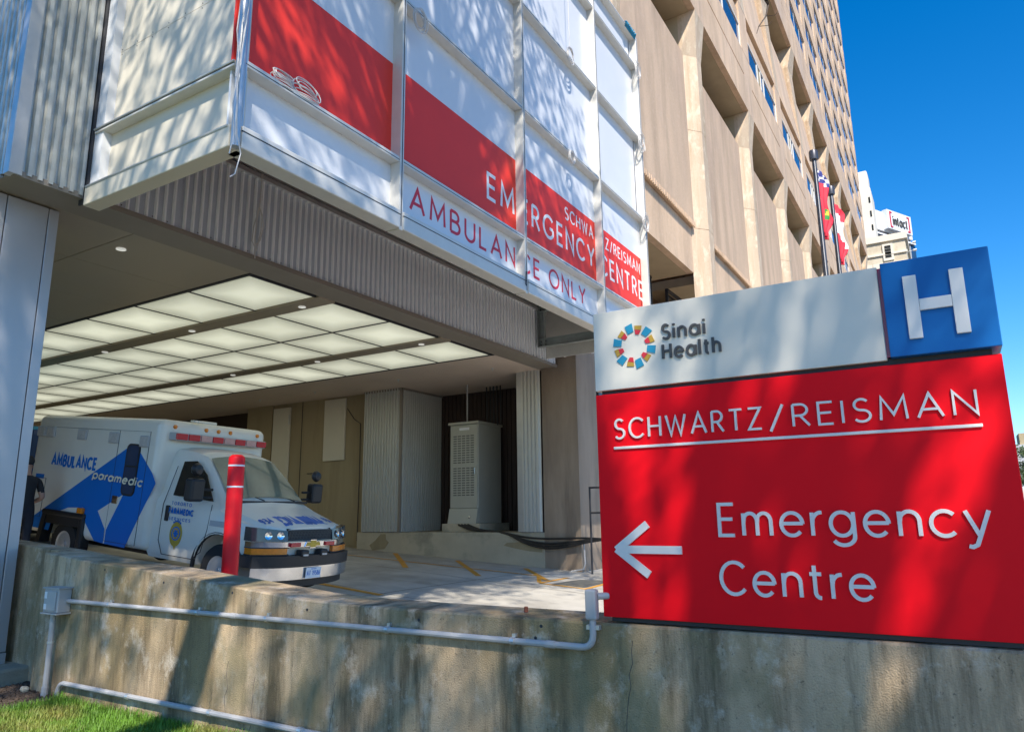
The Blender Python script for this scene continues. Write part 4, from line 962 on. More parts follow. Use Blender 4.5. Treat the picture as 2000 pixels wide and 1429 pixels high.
def sidetext(sx, p0, p1, ptop, m, dep=.003, off=.2, r=RB, conv=c1, shear=0, d0=.004):
    f0, w0 = ap(*conv(*p0), r); f1, w1 = ap(*conv(*p1), r); ft, wt = ap(*conv(*ptop), r)
    U_ = Vector((f1-f0, 0, w1-w0)); L_ = U_.length; U_.normalize(); V_ = Vector((-U_.z, 0, U_.x))
    return text(sx, (f0, -r-d0, w0), U_, V_, L_, abs(wt-w0), dep, off, .10, shear, N=(0, -1, 0))
part(sidetext('AMBULANCE', (286, 524), (642, 570), (310, 424), 'amb_blue', off=.2), 'side_lettering', 'amb_blue')
pm = sidetext('paramedic', (622, 630), (1018, 700), (622, 560), 'amb_cream', off=.19, shear=.2, d0=.026)
part(pm, 'side_lettering', 'amb_cream')
# blue star-of-life style locker badge and rear corner lamps
side_box(165, 590, 230, 625, .004, 'locker_badge', 'amb_blue', bev=0, d0=.001)
part(MB().box(-6.06, -5.9, -RB-.012, -RB+.02, .56, .66), 'rear_marker', 'gold')
# cab door lettering and crest
RC = 1.0
def cabtext(sx, f0, w0, L_, cap): return text(sx, (f0, -RC-.003, w0), (1, 0, 0), (0, 0, 1), L_, cap, .003, .22 if cap > .09 else .15, .14 if cap > .09 else .4, N=(0, -1, 0))
fa_, wa2 = ap(*c2(205, 755), RC); fb_, _ = ap(*c2(410, 775), RC); L_ = fb_-fa_
part(cabtext('PARAMEDIC', fa_, wa2-.02, L_, .10), 'door_lettering', 'amb_blue'); part(cabtext('TORONTO', fa_+.1*L_, wa2+.12, L_*.8, .055), 'door_lettering', 'amb_blue'); part(cabtext('SERVICES', fa_+.06*L_, wa2-.11, L_*.86, .05), 'door_lettering', 'amb_blue')
fc, wc = ap(*c2(267, 930), RC)
cr = part(MB().prism([(fc+.145*math.cos(k*math.pi/14), -RC-.0015, wc-.01+.185*math.sin(k*math.pi/14)) for k in range(28)], (0, -.003, 0)), 'crest', 'gold')
part(MB().lathe([(.105, 0), (.105, .002), (.085, .002), (.085, 0)], (fc, -RC-.0048, wc), (0, -1, 0), 24, caps=False), 'crest_ring', 'amb_blue', cr)
mb = MB()
for k in range(3):
    a = math.pi*k/3; dx, dz = math.cos(a)*.06, math.sin(a)*.06; ex_, ez = -math.sin(a)*.016, math.cos(a)*.016
    mb.prism([(fc-dx-ex_, -RC-.0050-.0004*k, wc-dz-ez), (fc+dx-ex_, -RC-.005-.0004*k, wc+dz-ez), (fc+dx+ex_, -RC-.005-.0004*k, wc+dz+ez), (fc-dx+ex_, -RC-.005-.0004*k, wc-dz+ez)], (0, -.0015, 0))
part(mb, 'crest_star', 'amb_blue', cr)
mb = MB()
for k in range(-2, 3): mb.lathe([(.018, 0), (.018, .003), (0, .003)], (fc+.038*k, -RC-.0015, wc+.185-.006*k*k), (0, -1, 0), 8)
part(mb, 'crest_crown', 'amb_blue', cr)
part(MB().prism([(fc-.07, -RC-.0012, wc-.12), (fc, -RC-.0012, wc-.24), (fc+.07, -RC-.0012, wc-.12)], (0, -.002, 0)), 'crest_tail', 'gold', cr)

# dark blue van further back in the bay
van = thing('blue_van', 'dark blue van parked behind the ambulance', 'van', (8.6, 18.5, ramp_z(8.6, 18.5)))
zv = ramp_z(8.6, 17)+.05
MB().hexa([(7.5, 16.0, zv+.4), (9.6, 16.0, zv+.4), (9.6, 21, zv+.85), (7.5, 21, zv+.85), (7.55, 16.1, zv+2.3), (9.55, 16.1, zv+2.3), (9.55, 21, zv+2.75), (7.55, 21, zv+2.75)]).build('body', 'blue_van', van, bevel=.12)
MB().box(7.47, 7.52, 16.5, 18.0, zv+1.6, zv+2.1).build('window', 'glass_dark', van)
MB().hexa([(7.6, 16.2, zv+2.29), (9.5, 16.2, zv+2.29), (9.5, 20.8, zv+2.74), (7.6, 20.8, zv+2.74), (7.6, 16.2, zv+2.36), (9.5, 16.2, zv+2.36), (9.5, 20.8, zv+2.81), (7.6, 20.8, zv+2.81)]).build('roof_rail', 'logo_teal', van)
for y in (16.9, 20.2):
    for x in (7.55, 9.55): MB().lathe([(.18, -.1), (.36, -.1), (.38, 0), (.36, .1), (.18, .1)], (x, y, ramp_z(x, y)+.38), (1, 0, 0), 20).build('wheel', 'rubber', van)

# ================================================================== equipment cabinet
cb = thing('equipment_cabinet', 'tall grey equipment cabinet with louvred door in the wall recess', 'cabinet', (16.7, 11.35, 1.25))
cx0, cx1, cy0, cy1, cz0, cz1 = 16.2, 17.35, 10.88, 11.80, 1.45, 4.12
MB().box(cx0, cx1, cy0, cy1, cz0+.02, cz1).build('body', 'cabinet', cb, bevel=.012)
MB().box(cx0-.07, cx1+.03, cy0-.04, cy1+.04, cz1, cz1+.07).build('lid', 'cabinet', cb, bevel=.01)
dd = MB().box(cx0-.035, cx0-.002, cy0+.02, cy1-.02, cz0+.42, cz1-.02).build('door', 'cabinet', cb, bevel=.008)
MB().box(cx0-.062, cx0-.035, cy0+.08, cy0+.12, cz0+1.3, cz0+1.48).build('handle', 'chrome', dd, bevel=.008)
MB().box(cx0-.038, cx0-.035, 11.15, 11.48, cz1-.16, cz1-.09).build('label_plate', 'print_white', dd)
for zb0, nrow in ((cz1-1.05, 12), (cz0+.75, 12)):
    for r_ in range(nrow):
        for c_ in range(5):
            MB().box(cx0-.039, cx0-.0345, cy0+.12+c_*.142, cy0+.12+c_*.142+.108, zb0+r_*.065, zb0+r_*.065+.03).build('louvre', 'cabinet_dark', dd)
MB().hexa([(cx0-.13, cy0+.0, cz0+.02), (cx0-.001, cy0, cz0+.02), (cx0-.001, cy1, cz0+.02), (cx0-.13, cy1, cz0+.02), (cx0-.04, cy0, cz0+.41), (cx0-.001, cy0, cz0+.41), (cx0-.001, cy1, cz0+.41), (cx0-.04, cy1, cz0+.41)]).build('skirt', 'cabinet', cb)
MB().lathe([(.03, 0), (.03, .02), (0, .025)], (cx0-.10, cy0+.22, cz0+.18), (-1, 0, .2), 10).build('lock', 'chrome', cb)
tag(MB().box(16.02, 17.5, 10.72, 11.95, 1.25, 1.468).build('concrete_pad', 'plinth', bevel=.015), 'low concrete pad under the grey equipment cabinet', 'pad')
tag(MB().tube([(16.5, 11.45, 4.17), (16.5, 11.45, ZS-.001)], .022, 8).build('riser_pipe', 'conduit'), 'thin white riser pipe from cabinet top to soffit', 'pipe')
for i in range(5):
    y = 11.18-i*.115
    tag(MB().tube([(17.1, y, 4.16), (17.1, y, 4.6), (17.1, y+.01, ZS-.001)], .02, 8).build('riser_cable', 'cable_black'), 'black riser cable above the grey cabinet, %s from the white pipe' % ('nearest', 'second', 'third', 'fourth', 'farthest')[i], 'cable', 'riser cables above the cabinet')
mb = thing('wall_box', 'small pale box on the dark slats right of the cabinet', 'box', (17.6, 9.62, 2.6))
MB().box(17.50, 17.66, 9.50, 9.78, 2.75, 3.75).build('housing', 'conduit', mb, bevel=.01); MB().tube([(17.6, 9.64, 2.75), (17.6, 9.64, 1.26)], .02, 6).build('cable', 'cable_black', mb)
# thick black cables from the cabinet across the plinth
for i, (sag, z1) in enumerate(((0, 1.02), (.06, .98), (.12, .94), (-.12, 1.08))):
    pts = [(16.02, 11.4-.1*i, 1.44), (15.9, 10.9-.1*i, 1.30), (15.86, 10.2, 1.275), (15.78, 9.7, 1.22), (15.72, 9.2, 1.06-sag*.6), (15.7, 8.6, .98-sag), (15.68, 8.0, 1.02-sag*.8), (15.66, 7.5, 1.08-sag*.4), (15.66, 7.0, 1.1)]
    pp = pipe(pts, .03, .3, 4)
    tag(MB().tube(pp, .026, 7).build('power_cable', 'cable_black', smooth=True), 'thick black power cable sagging over the plinth, %s' % ('second from top', 'third from top', 'lowest of four', 'topmost of four')[i], 'cable', 'power cables from the cabinet')
mb = thing('barrier_rail', 'dark steel rail frame beside the corner pier', 'railing', (15.6, 7.3, .4))
yr0 = on(1152, 970, 0, 15.6).y; zt0 = on(1152, 952, 0, 15.6).z; zm0 = on(1152, 1001, 0, 15.6).z
for z in (zt0, zm0): MB().tube([(15.6, yr0, z), (15.6, 6.6, z)], .025, 6).build('rail', 'gasket', mb)
for y in (yr0, 6.6): MB().tube([(15.6, y, .25), (15.6, y, zt0+.02)], .025, 6).build('post', 'gasket', mb)
pp = on(1105, 698, 0, 15.7)
q = thing('black_pipe', 'black insulated pipe with white clamps on the corner pier', 'pipe', (15.7, 7.6, 5.3))
MB().tube([(15.72, 8.6, 5.56), (15.72, 7.4, 5.60), (15.72, 6.9, 5.60)], .075, 12).build('pipe', 'cable_black', q, smooth=True)
MB().tube([(15.68, 8.6, 5.74), (15.68, 7.9, 5.80), (15.68, 7.5, 5.68), (15.68, 6.9, 5.62)], .022, 8).build('thin_pipe', 'conduit', q, smooth=True)
for y in (7.95, 7.2): MB().tube([(15.71, y-.02, 5.585), (15.71, y+.02, 5.585)], .088, 12).build('clamp', 'print_white', q)
tag(MB().tube([(15.77, 7.62, 1.0), (15.77, 7.6, .55), (15.72, 7.62, .42), (15.6, 7.9, .37)], .02, 6).build('drain_pipe', 'conduit'), 'thin grey drain pipe at the foot of the corner pier', 'pipe')

# ================================================================== person beside the ambulance
def skin_figure(pts, edges, radii, root, loc, rotz, regions, sub=2):
    me = bpy.data.meshes.new('person'); me.from_pydata(pts, edges, []); o = bpy.data.objects.new('person', me); COL.objects.link(o)
    o.modifiers.new('skin', 'SKIN'); sv = me.skin_vertices[0].data
    for i, r in enumerate(radii): sv[i].radius = (r[0], r[1]) if isinstance(r, tuple) else (r, r); sv[i].use_root = (i == root)
    ss = o.modifiers.new('sub', 'SUBSURF'); ss.levels = sub; ss.render_levels = sub
    dg = bpy.context.evaluated_depsgraph_get(); dg.update(); m2 = bpy.data.meshes.new_from_object(o.evaluated_get(dg)); o.modifiers.clear(); o.data = m2
    m2.materials.clear(); names = ['cloth_black', 'cloth_navy', 'skin', 'rubber']
    for n in names: m2.materials.append(MATS[n])
    for p in m2.polygons: p.material_index = names.index(regions(p.center)); p.use_smooth = True
    o.location = loc; o.rotation_euler = (0, 0, rotz); ORG[o] = Vector((0, 0, 0)); return o
P = [(0, 0, .98), (0, .0, 1.12), (0, .01, 1.28), (0, 0, 1.44), (0, .005, 1.54), (0, .02, 1.62), (0, .03, 1.72), (0, .02, 1.80)]
R_ = [(.17, .13), (.155, .115), (.175, .125), (.15, .11), .062, (.075, .085), (.08, .098), (.055, .065)]
E_ = [(i, i+1) for i in range(7)]
def addc(start, pts, rs):
    prev = start
    for p, r in zip(pts, rs): P.append(p); R_.append(r); E_.append((prev, len(P)-1)); prev = len(P)-1
    return prev
for sx in (-1, 1):
    addc(0, [(sx*.10, 0, .90), (sx*.11, .02, .50), (sx*.11, -.02, .10), (sx*.12, .06, .05), (sx*.125, .15, .04)], [.098, .062, .048, .045, .035])
    if sx < 0: wr = addc(3, [(-.20, 0, 1.44), (-.27, -.10, 1.20), (-.24, .12, 1.19)], [.065, .046, .033])
    else: wr = addc(3, [(.20, 0, 1.44), (.26, -.05, 1.17), (.22, .16, 1.10)], [.065, .046, .033])
    w_ = Vector(P[wr]); pal = addc(wr, [tuple(w_+Vector((0, .07, -.01)))], [(.035, .022)])
    for k, (ln, dx) in enumerate(((.075, -.027), (.085, -.009), (.08, .009), (.065, .027))):
        b = w_+Vector((dx, .095, -.015)); addc(pal, [tuple(b), tuple(b+Vector((0, ln*.45, -.03))), tuple(b+Vector((0, ln*.35, -.065)))], [.010, .009, .008])
    b = w_+Vector((.035, .04, -.005)); addc(pal, [tuple(b), tuple(b+Vector((.012, .045, -.02)))], [.011, .009])
def reg(c):
    if c.z < .075: return 'rubber'
    if c.z < .99 and abs(c.x) < .2 and not (c.y > .1 and c.z > .9): return 'cloth_navy'
    if c.z > 1.535: return 'skin'
    if abs(c.x) > .19 and (c.z < 1.26): return 'skin'
    return 'cloth_black'
pxp = on(58, 940, 0, 6.15); px_, py_ = 6.15, pxp.y+.12; zf_ = ramp_z(px_, py_)
per = tag(skin_figure(P, E_, R_, 0, (px_, py_, zf_+.0), 0, reg), 'person in dark uniform with bent arm standing behind the grey column', 'person')
hair = MB().lathe([(0, .10), (.05, .09), (.085, .045), (.096, 0), (.085, -.04)], (0, .005, 1.765), (0, -.25, 1), 18); hair.build('hair', 'cloth_black', per, smooth=True, local=True)
fc_ = MB()
for sx in (-.035, .035): fc_.lathe([(.012, 0), (.008, .006), (0, .008)], (sx, .118, 1.70), (0, 1, 0), 8)
fc_.build('eyes', 'print_white', per, local=True)
MB().lathe([(.015, 0), (.010, .02), (0, .026)], (0, .122, 1.67), (0, 1, -.2), 8).build('nose', 'skin', per, local=True); MB().box(-.025, .025, .110, .122, 1.625, 1.635).build('mouth', 'lens_red', per, local=True)
for sx in (-.085, .085): MB().lathe([(.022, -.008), (.026, 0), (.012, .008), (0, .006)], (sx, .02, 1.68), (1 if sx > 0 else -1, 0, 0), 10).build('ear', 'skin', per, local=True)
MB().tube([(-.243, .075, 1.19), (-.24, .095, 1.19)], .037, 12).build('watch', 'print_white', per, local=True)
bag = thing('kit_bag', 'black kit bag hanging from the hand of the person', 'bag', (px_-.22, py_+.2, zf_+.72))
MB().hexa([(px_-.34, py_+.02, zf_+.74), (px_-.14, py_+.02, zf_+.74), (px_-.14, py_+.36, zf_+.74), (px_-.34, py_+.36, zf_+.74), (px_-.31, py_+.06, zf_+1.02), (px_-.17, py_+.06, zf_+1.02), (px_-.17, py_+.33, zf_+1.02), (px_-.31, py_+.33, zf_+1.02)]).build('body', 'cloth_black', bag, bevel=.04)
MB().tube([(px_-.24, py_+.09, zf_+1.0), (px_-.24, py_+.15, zf_+1.13), (px_-.24, py_+.23, zf_+1.14), (px_-.24, py_+.30, zf_+1.0)], .014, 6).build('strap', 'cloth_black', bag)

# ================================================================== cable coils on the screen
def coil(c, r, n, m, label, lean=(1, 0, 0), tail=None, flat=False):
    mb = MB(); c = Vector(c)
    for i in range(n):
        rr = r*random.uniform(.75, 1.1); ph = random.uniform(0, 6.28); tl = random.uniform(-.35, .35); ec = random.uniform(.75, 1.15); o = Vector((random.uniform(-.02, .02), random.uniform(-.012, .012)-.02*i/n, random.uniform(-.03, .02)))
        pts = []
        for k in range(18):
            a = 2*math.pi*k/18
            if flat: pts.append(c+o+Vector((rr*1.2*math.cos(a), .045*math.sin(a+tl)+.0, .02*i+max(-.5*rr, rr*.8*ec*math.sin(a)))))
            else: pts.append(c+o+Vector((rr*.8*math.cos(a), tl*rr*.5*math.sin(a)-.01, -rr+rr*ec*math.sin(a))))
        mb.tube(pts, .0065, 5, closed=True)
    if tail: mb.tube(tail, .0065, 5)
    return tag(mb.build('cable_coil', m), label, 'cable', 'cable coils on the screen')
def fp(px, py, y=5.53): return on(px, py, 1, y)
q = fp(818, 8); coil((q.x, 5.515, 8.42), .16, 6, 'cable_white', 'looped cable coil hanging at the transom above the first red panels')
q = fp(560, 168); coil((q.x, 5.60, 6.16), .13, 6, 'cable_white', 'grey cable coil lying on the ledge below the leftmost red panel', flat=True)
q = fp(605, 192); coil((q.x, 5.60, 6.17), .15, 6, 'cable_white', 'second cable coil on the ledge, to the right of the first', flat=True)
q = fp(1110, 95); coil((q.x, 5.51, q.z), .16, 7, 'cable_white', 'cable coil hanging from a white cord on the third bay', tail=[(q.x-.02, 5.5, q.z+3), (q.x-.01, 5.5, q.z+1), (q.x, 5.5, q.z)])
q = fp(1113, 285); coil((q.x, 5.51, 8.42), .15, 6, 'cable_black' if 0 else 'cable_white', 'cable coil on the third bay just above the red emergency panel')
q = fp(1238, 128); coil((15.2, 5.50, 12.5), .20, 6, 'cable_white', 'topmost cable coil at the right edge of the screen')
coil((15.2, 5.50, 10.58), .22, 7, 'cable_white', 'middle cable coil at the right edge of the screen')
coil((15.2, 5.50, 8.52), .22, 7, 'cable_white', 'lowest cable coil at the right edge of the screen')
def hang(pxs, y, r, m, label, n=1):
    mb = MB()
    for pts in pxs: mb.tube([Vector(on(a, b, 1, y))+Vector((0, random.uniform(-.01, .01), 0)) for a, b in pts], r, 5)
    return tag(mb.build('loose_cable', m), label, 'cable')
hang([[(470, 0), (462, 60), (466, 130), (455, 200), (458, 262), (448, 300)], [(488, 0), (478, 60), (470, 110), (463, 170), (462, 262), (470, 300), (458, 340), (450, 345)], [(476, 30), (468, 90), (460, 150)]], 5.49, .006, 'cable_white', 'thin white cables trailing down the corner post of the screen')
hang([[(500, 250), (512, 268), (513, 330), (506, 408)], [(506, 405), (496, 440), (492, 470), (500, 490), (510, 450), (512, 420), (505, 405)], [(506, 405), (502, 430), (497, 462), (497, 505)], [(508, 408), (515, 440), (508, 470), (497, 480)]], 8.10, .008, 'cable_white', 'bundled white cable loop hanging in front of the corrugated fascia')
hang([[(1028, 530), (1027, 555), (1029, 558), (1030, 530)]], 5.50, .006, 'cable_black', 'short black cable end below the lettered white strip')

# ================================================================== flags
def flagpole(px, ptop, Y, label):
    b = on(px[0], px[1], 1, Y); t = thing('flagpole', label, 'flagpole', (b.x, Y, 0), 'flagpoles by the tower'); zt = on(*ptop, 1, Y).z
    MB().lathe([(.075, 0), (.07, zt*.6), (.062, zt*.601), (.05, zt-.26)], (b.x, Y, 0), (0, 0, 1), 16).build('pole', 'pole_grey', t, smooth=True)
    MB().lathe([(.05, -.30), (.05, -.24), (.095, -.235), (.10, -.20), (.10, -.03), (.09, 0), (0, 0)], (b.x, Y, zt), (0, 0, 1), 20).build('cap', 'pole_grey', t, smooth=True)
    mb = MB(); mb.tube([(b.x-.085, Y-.02, zt-.3), (b.x-.09, Y-.02, zt*.35)], .008, 5); mb.build('halyard', 'cable_white', t)
    return b.x, zt
x1, z1 = flagpole((1601, 420), (1589, 298), 2.0, 'taller grey flagpole in front of the tower, left of the two')
x2, z2 = flagpole((1631, 450), (1622, 366), 2.0, 'grey flagpole in front of the tower, right of the two')
def flag(x, zt, Lh, colr, label, wd=.27):
    mats = ['flag_red', 'flag_white', 'flag_blue', 'flag_green', 'flag_yellow']; nu, nv = 14, 30; vs = []; fs = []; mi = []
    for j in range(nv+1):
        v = j/nv; spread = wd*(.18+.82*min(1, 1.6*math.sin(math.pi*min(1, v*1.05+.1))**1.0)*(.75+.25*math.sin(9*v+.5)))
        for i in range(nu+1):
            u = i/nu; vs.append((x+.03+spread*.62*u+.02*math.sin(6*v+3*u), 2.0-.05-spread*.78*u+.055*math.sin(u*14+v*4)*u**.3, zt-.45-Lh*v-.25*u*(1-v*.3)))
    for j in range(nv):
        for i in range(nu): fs.append((j*(nu+1)+i, j*(nu+1)+i+1, (j+1)*(nu+1)+i+1, (j+1)*(nu+1)+i)); mi.append(mats.index(colr((i+.5)/nu, (j+.5)/nv)))
    o = MB().add(vs, fs).build('flag', 'flag_red', smooth=2)
    o.data.materials.clear()
    for m in mats: o.data.materials.append(MATS[m])
    for p, k in zip(o.data.polygons, mi): p.material_index = k
    sm = o.modifiers.new('thick', 'SOLIDIFY'); sm.thickness = .004
    return tag(o, label, 'flag')
def ont(u, v):
    if v < .2: return 'flag_white' if abs((u+v*4) % .5-.2) < .06 or abs((u-v*5) % .6-.3) < .05 else ('flag_red' if abs(u-.5) < .1 else 'flag_blue')
    if .58 < v < .72 and .25 < u < .8: return 'flag_green' if (u+v*3) % .5 < .32 else 'flag_yellow'
    return 'flag_red'
flag(x1, z1, 1.65, ont, 'limp red flag with blue corner and green shield on the taller pole')
def can(u, v): return 'flag_white' if abs(v-.43-.20*(u-.5)) < .19 and not (abs(u-.35) < .07 and abs(v-.4) < .06) else 'flag_red'
flag(x2, z2, 1.65, can, 'limp red and white flag on the right flagpole', .28)

# ================================================================== far buildings
def wins(parent, rects, mk, frame='far_white'):
    for r in rects: mk(r)
lb_ = thing('limestone_building', 'pale limestone block with one dark sash window beyond the tower', 'building', (150, 6, 0))
c0 = on(1763, 453, 0, 145); c1_ = on(1778, 530, 0, 145); zt = c0.z; yr = (c0.y+c1_.y)/2
zt -= 1.3; MB().box(145, 168, yr, 16, 0, zt).build('wall', 'limestone', lb_); MB().box(144.6, 168.4, yr-.4, 16.4, zt, zt+1.2).build('cornice', 'pale_stone', lb_); MB().box(144.7, 145, yr-.2, 16.2, zt-2.6, zt-2.2).build('string_course', 'pale_stone', lb_)
a = on(1727, 481, 0, 145); b = on(1742, 503, 0, 145)
wq = MB().box(144.75, 145.0, b.y-.35, a.y+.35, b.z-.5, a.z+.3).build('window', 'pale_stone', lb_)
for zz in np.linspace(b.z, a.z, 5)[:-1]: MB().box(144.7, 144.75, b.y, a.y, zz+.05, zz+(a.z-b.z)/4-.05).build('pane', 'glass_dark', wq)
for i in range(6):
    for j in range(3): MB().box(144.93, 145.0, yr+.1+((j % 2)*.8)+i*1.9, yr+1.9+((j % 2)*.8)+i*1.9, zt-5.2-j*4.3, zt-4.0-j*4.3).build('stone', 'pale_stone', lb_)
st_ = thing('stepped_tower', 'pale stepped stone tower rising beside the hospital tower', 'building', (185, 14, 0))
for (px, py), (d0, d1) in (((1692, 332), (180, 186)), ((1699, 364), (178, 188)), ((1710, 452), (176, 190))):
    q = on(px, py, 0, d0); MB().box(d0, d1, q.y, q.y+12, 0, q.z).build('tier', 'pale_stone', st_, bevel=.4)
q = on(1699, 364, 0, 178)
for i in range(10): MB().box(177.9, 178, q.y+.25, q.y+.6, q.z-4-i*3.4, q.z-2.6-i*3.4).build('window', 'glass_dark', st_)
gt = thing('glass_tower', 'dark glass office tower with white rooftop band and lettered sign', 'building', on(1745, 600, 2, 118)*0 + Vector((300, 10, 0)))
ZT_ = 118.0; A_ = on(1711, 410, 2, ZT_); B_ = on(1778, 433, 2, ZT_); dv = (B_-A_); Lg = dv.length; dv.normalize(); back = Vector((-dv.y, dv.x, 0))
if back.dot(A_) < 0: back = -back
A_ = A_-dv*8
def gbox(u0, u1, z0, z1, d0, d1, name, m, parent=gt):
    p = [A_+dv*u0+back*d0, A_+dv*u1+back*d0, A_+dv*u1+back*d1, A_+dv*u0+back*d1]
    return MB().hexa([(q.x, q.y, z0) for q in p]+[(q.x, q.y, z1) for q in p]).build(name, m, parent)
Lt = Lg+8; hb = (A_.length/300)*9
gbox(0, Lt, ZT_-8, ZT_, 0, 25, 'roof_band', 'far_white'); gbox(.3, Lt-.3, ZT_-9.5, ZT_-8, .8, 25, 'louvre_band', 'glass_dark'); gbox(0, Lt+1, ZT_-10.2, ZT_-9.5, -.5, 25, 'ledge', 'far_white')
gbox(.2, Lt+2, 0, ZT_-10.2, .4, 25, 'glass_wall', 'glass_blue')
for i in range(1, 14): gbox(i*Lt/14, i*Lt/14+.3, ZT_-60, ZT_-10.2, .2, .4, 'mullion', 'far_grey')
u0 = 8+Lg*.16; u1 = 8+Lg*.86
sgn_ = gbox(u0, u1, ZT_-7.4, ZT_+.5, -2, 0, 'sign_box', 'far_white')
th_ = 1.0
for ua, s_ in ((u0+1.5, 1), (u1-1.5, -1)):
    for z0, z1, ue in ((ZT_-6.2, ZT_-.7, .6), (ZT_-.699, ZT_-.15, 1.6), (ZT_-6.8, ZT_-6.201, 1.6)):
        gbox(min(ua, ua+s_*ue), max(ua, ua+s_*ue), z0, z1, -2.2, -2.01, 'bracket', 'lens_red', sgn_)
o_ = A_+dv*(u0+3.4)-back*2.05; text('intact', o_+Vector((0, 0, ZT_-5.6 - o_.z)), dv, (0, 0, 1), (u1-u0)-6.8, 3.9, .3, .11, N=tuple(-back)).build('lettering', 'sign_grey', sgn_)
for px, py in ((1784, 473), (1786, 488)):
    q = on(px-8, py+1, 0, 150); q2 = on(px, py, 0, 150)
    f_ = thing('flood_lamp', 'white flood lamp arm on the limestone block, %s' % ('upper one' if py == 473 else 'lower one'), 'lamp', tuple(q))
    MB().tube([(150, yr+.5, q.z-.2), (150, q2.y, q2.z)], .05, 5).build('arm', 'far_white', f_); MB().box(149.6, 150.4, q2.y-.4, q2.y+.2, q2.z-.16, q2.z+.12).build('lamp_head', 'far_white', f_, bevel=.08)
# street end, seen past the sign's right edge
fa = thing('apartment_block', 'distant pale apartment block past the right edge of the sign', 'building', (230, -16, 0))
q = on(1984, 868, 0, 230); MB().box(230, 245, q.y-14, q.y, 0, q.z).build('wall', 'far_grey', fa); MB().box(231, 240, q.y-9, q.y-1, q.z, q.z+3).build('penthouse', 'stone_tan', fa)
for i in range(4):
    for j in range(8): MB().box(229.9, 230, q.y-2.8-i*3, q.y-.8-i*3, q.z-3.2-j*3.2, q.z-1.4-j*3.2).build('window', 'glass_dark', fa)
def far_tree(name, label, x, y, hgt, rad_, seed):
    rnd = random.Random(seed); t = thing(name, label, 'tree', (x, y, 0)); MB().tube([(x, y, 0), (x+.1, y, hgt*.35), (x, y+.1, hgt*.8)], [.28, .2, .05], 7).build('trunk', 'bark', t)
    mb = MB()
    for c in range(90):
        d = Vector((rnd.gauss(0, 1), rnd.gauss(0, 1), rnd.gauss(0, 1))).normalized()*rnd.random()**.4; cc = Vector((x, y, hgt*.62))+Vector((d.x*rad_, d.y*rad_, d.z*hgt*.38))
        for l in range(45):
            p = cc+Vector((rnd.gauss(0, .35), rnd.gauss(0, .35), rnd.gauss(0, .3))); a = Vector((rnd.gauss(0, 1), rnd.gauss(0, 1), rnd.gauss(0, 1))).normalized()*.13; b = Vector((rnd.gauss(0, 1), rnd.gauss(0, 1), rnd.gauss(0, 1))).normalized()*.09
            mb.add([p-a, p+b, p+a, p-b], [(0, 1, 2, 3)])
    mb.build('crown', 'leaf_far', t); return t
q = on(1997, 930, 0, 95); far_tree('street_tree', 'green street tree past the right edge of the sign', 95, q.y-1.2, 9, 3.2, 5)
tk = thing('parked_truck', 'white box truck parked down the street behind the sign edge', 'truck', (62, -7, 0)); q = on(1992, 950, 0, 60)
MB().box(60, 66, q.y-2.6, q.y-.1, .7, q.z).build('box', 'truck_white', tk, bevel=.08); MB().box(58.2, 59.9, q.y-2.4, q.y-.3, .5, q.z-.7).build('cab', 'truck_white', tk, bevel=.2); MB().box(58.15, 58.4, q.y-2.2, q.y-.5, q.z-1.6, q.z-.9).build('windscreen', 'glass_dark', tk)
for x in (59, 64.5):
    for y in (q.y-2.4, q.y-.3): MB().lathe([(.2, -.12), (.42, -.12), (.45, 0), (.42, .12), (.2, .12)], (x, y, .45), (0, 1, 0), 16).build('wheel', 'rubber', tk)
rc = thing('parked_car', 'red parked car in front of the white truck', 'car', (47, -5, 0)); q = on(1994, 978, 0, 47); y1_ = q.y
def carsec(x, z0, z1, hw): return [(x, y1_-1-hw, z0), (x, y1_-1+hw, z0), (x, y1_-1+hw*.93, z1), (x, y1_-1-hw*.93, z1)]
ss_ = [carsec(45, .35, .8, .8), carsec(45.9, .25, 1.0, .88), carsec(46.6, .25, 1.5, .82), carsec(48, .25, 1.55, .82), carsec(48.9, .25, 1.1, .88), carsec(49.3, .35, .95, .82)]
vs = [p for s_ in ss_ for p in s_]; fs = [(4*i+k, 4*i+(k+1) % 4, 4*i+4+(k+1) % 4, 4*i+4+k) for i in range(5) for k in range(4)]+[(3, 2, 1, 0), (20, 21, 22, 23)]
MB().add(vs, fs).build('body', 'car_red', rc, bevel=.06); MB().hexa([(45.95, y1_-1.75, 1.02), (45.98, y1_-.25, 1.02), (46.5, y1_-.35, 1.45), (46.5, y1_-1.65, 1.45), (45.9, y1_-1.75, 1.04), (45.9, y1_-.25, 1.04), (46.45, y1_-.35, 1.47), (46.45, y1_-1.65, 1.47)]).build('windscreen', 'glass_dark', rc)
for x in (45.9, 48.5):
    for y in (y1_-1.8, y1_-.2): MB().lathe([(.15, -.09), (.3, -.09), (.32, 0), (.3, .09), (.15, .09)], (x, y, .32), (0, 1, 0), 16).build('wheel', 'rubber', rc)
struct(MB().box(16.5, 131, -4, 7.6, -.03, .05).build('pavement', 'slab')); struct(MB().box(-30, 4.0, -9, .48, -.029, .004).build('sidewalk', 'slab'))  # sidewalk widened out of view so its warm concrete bounces light

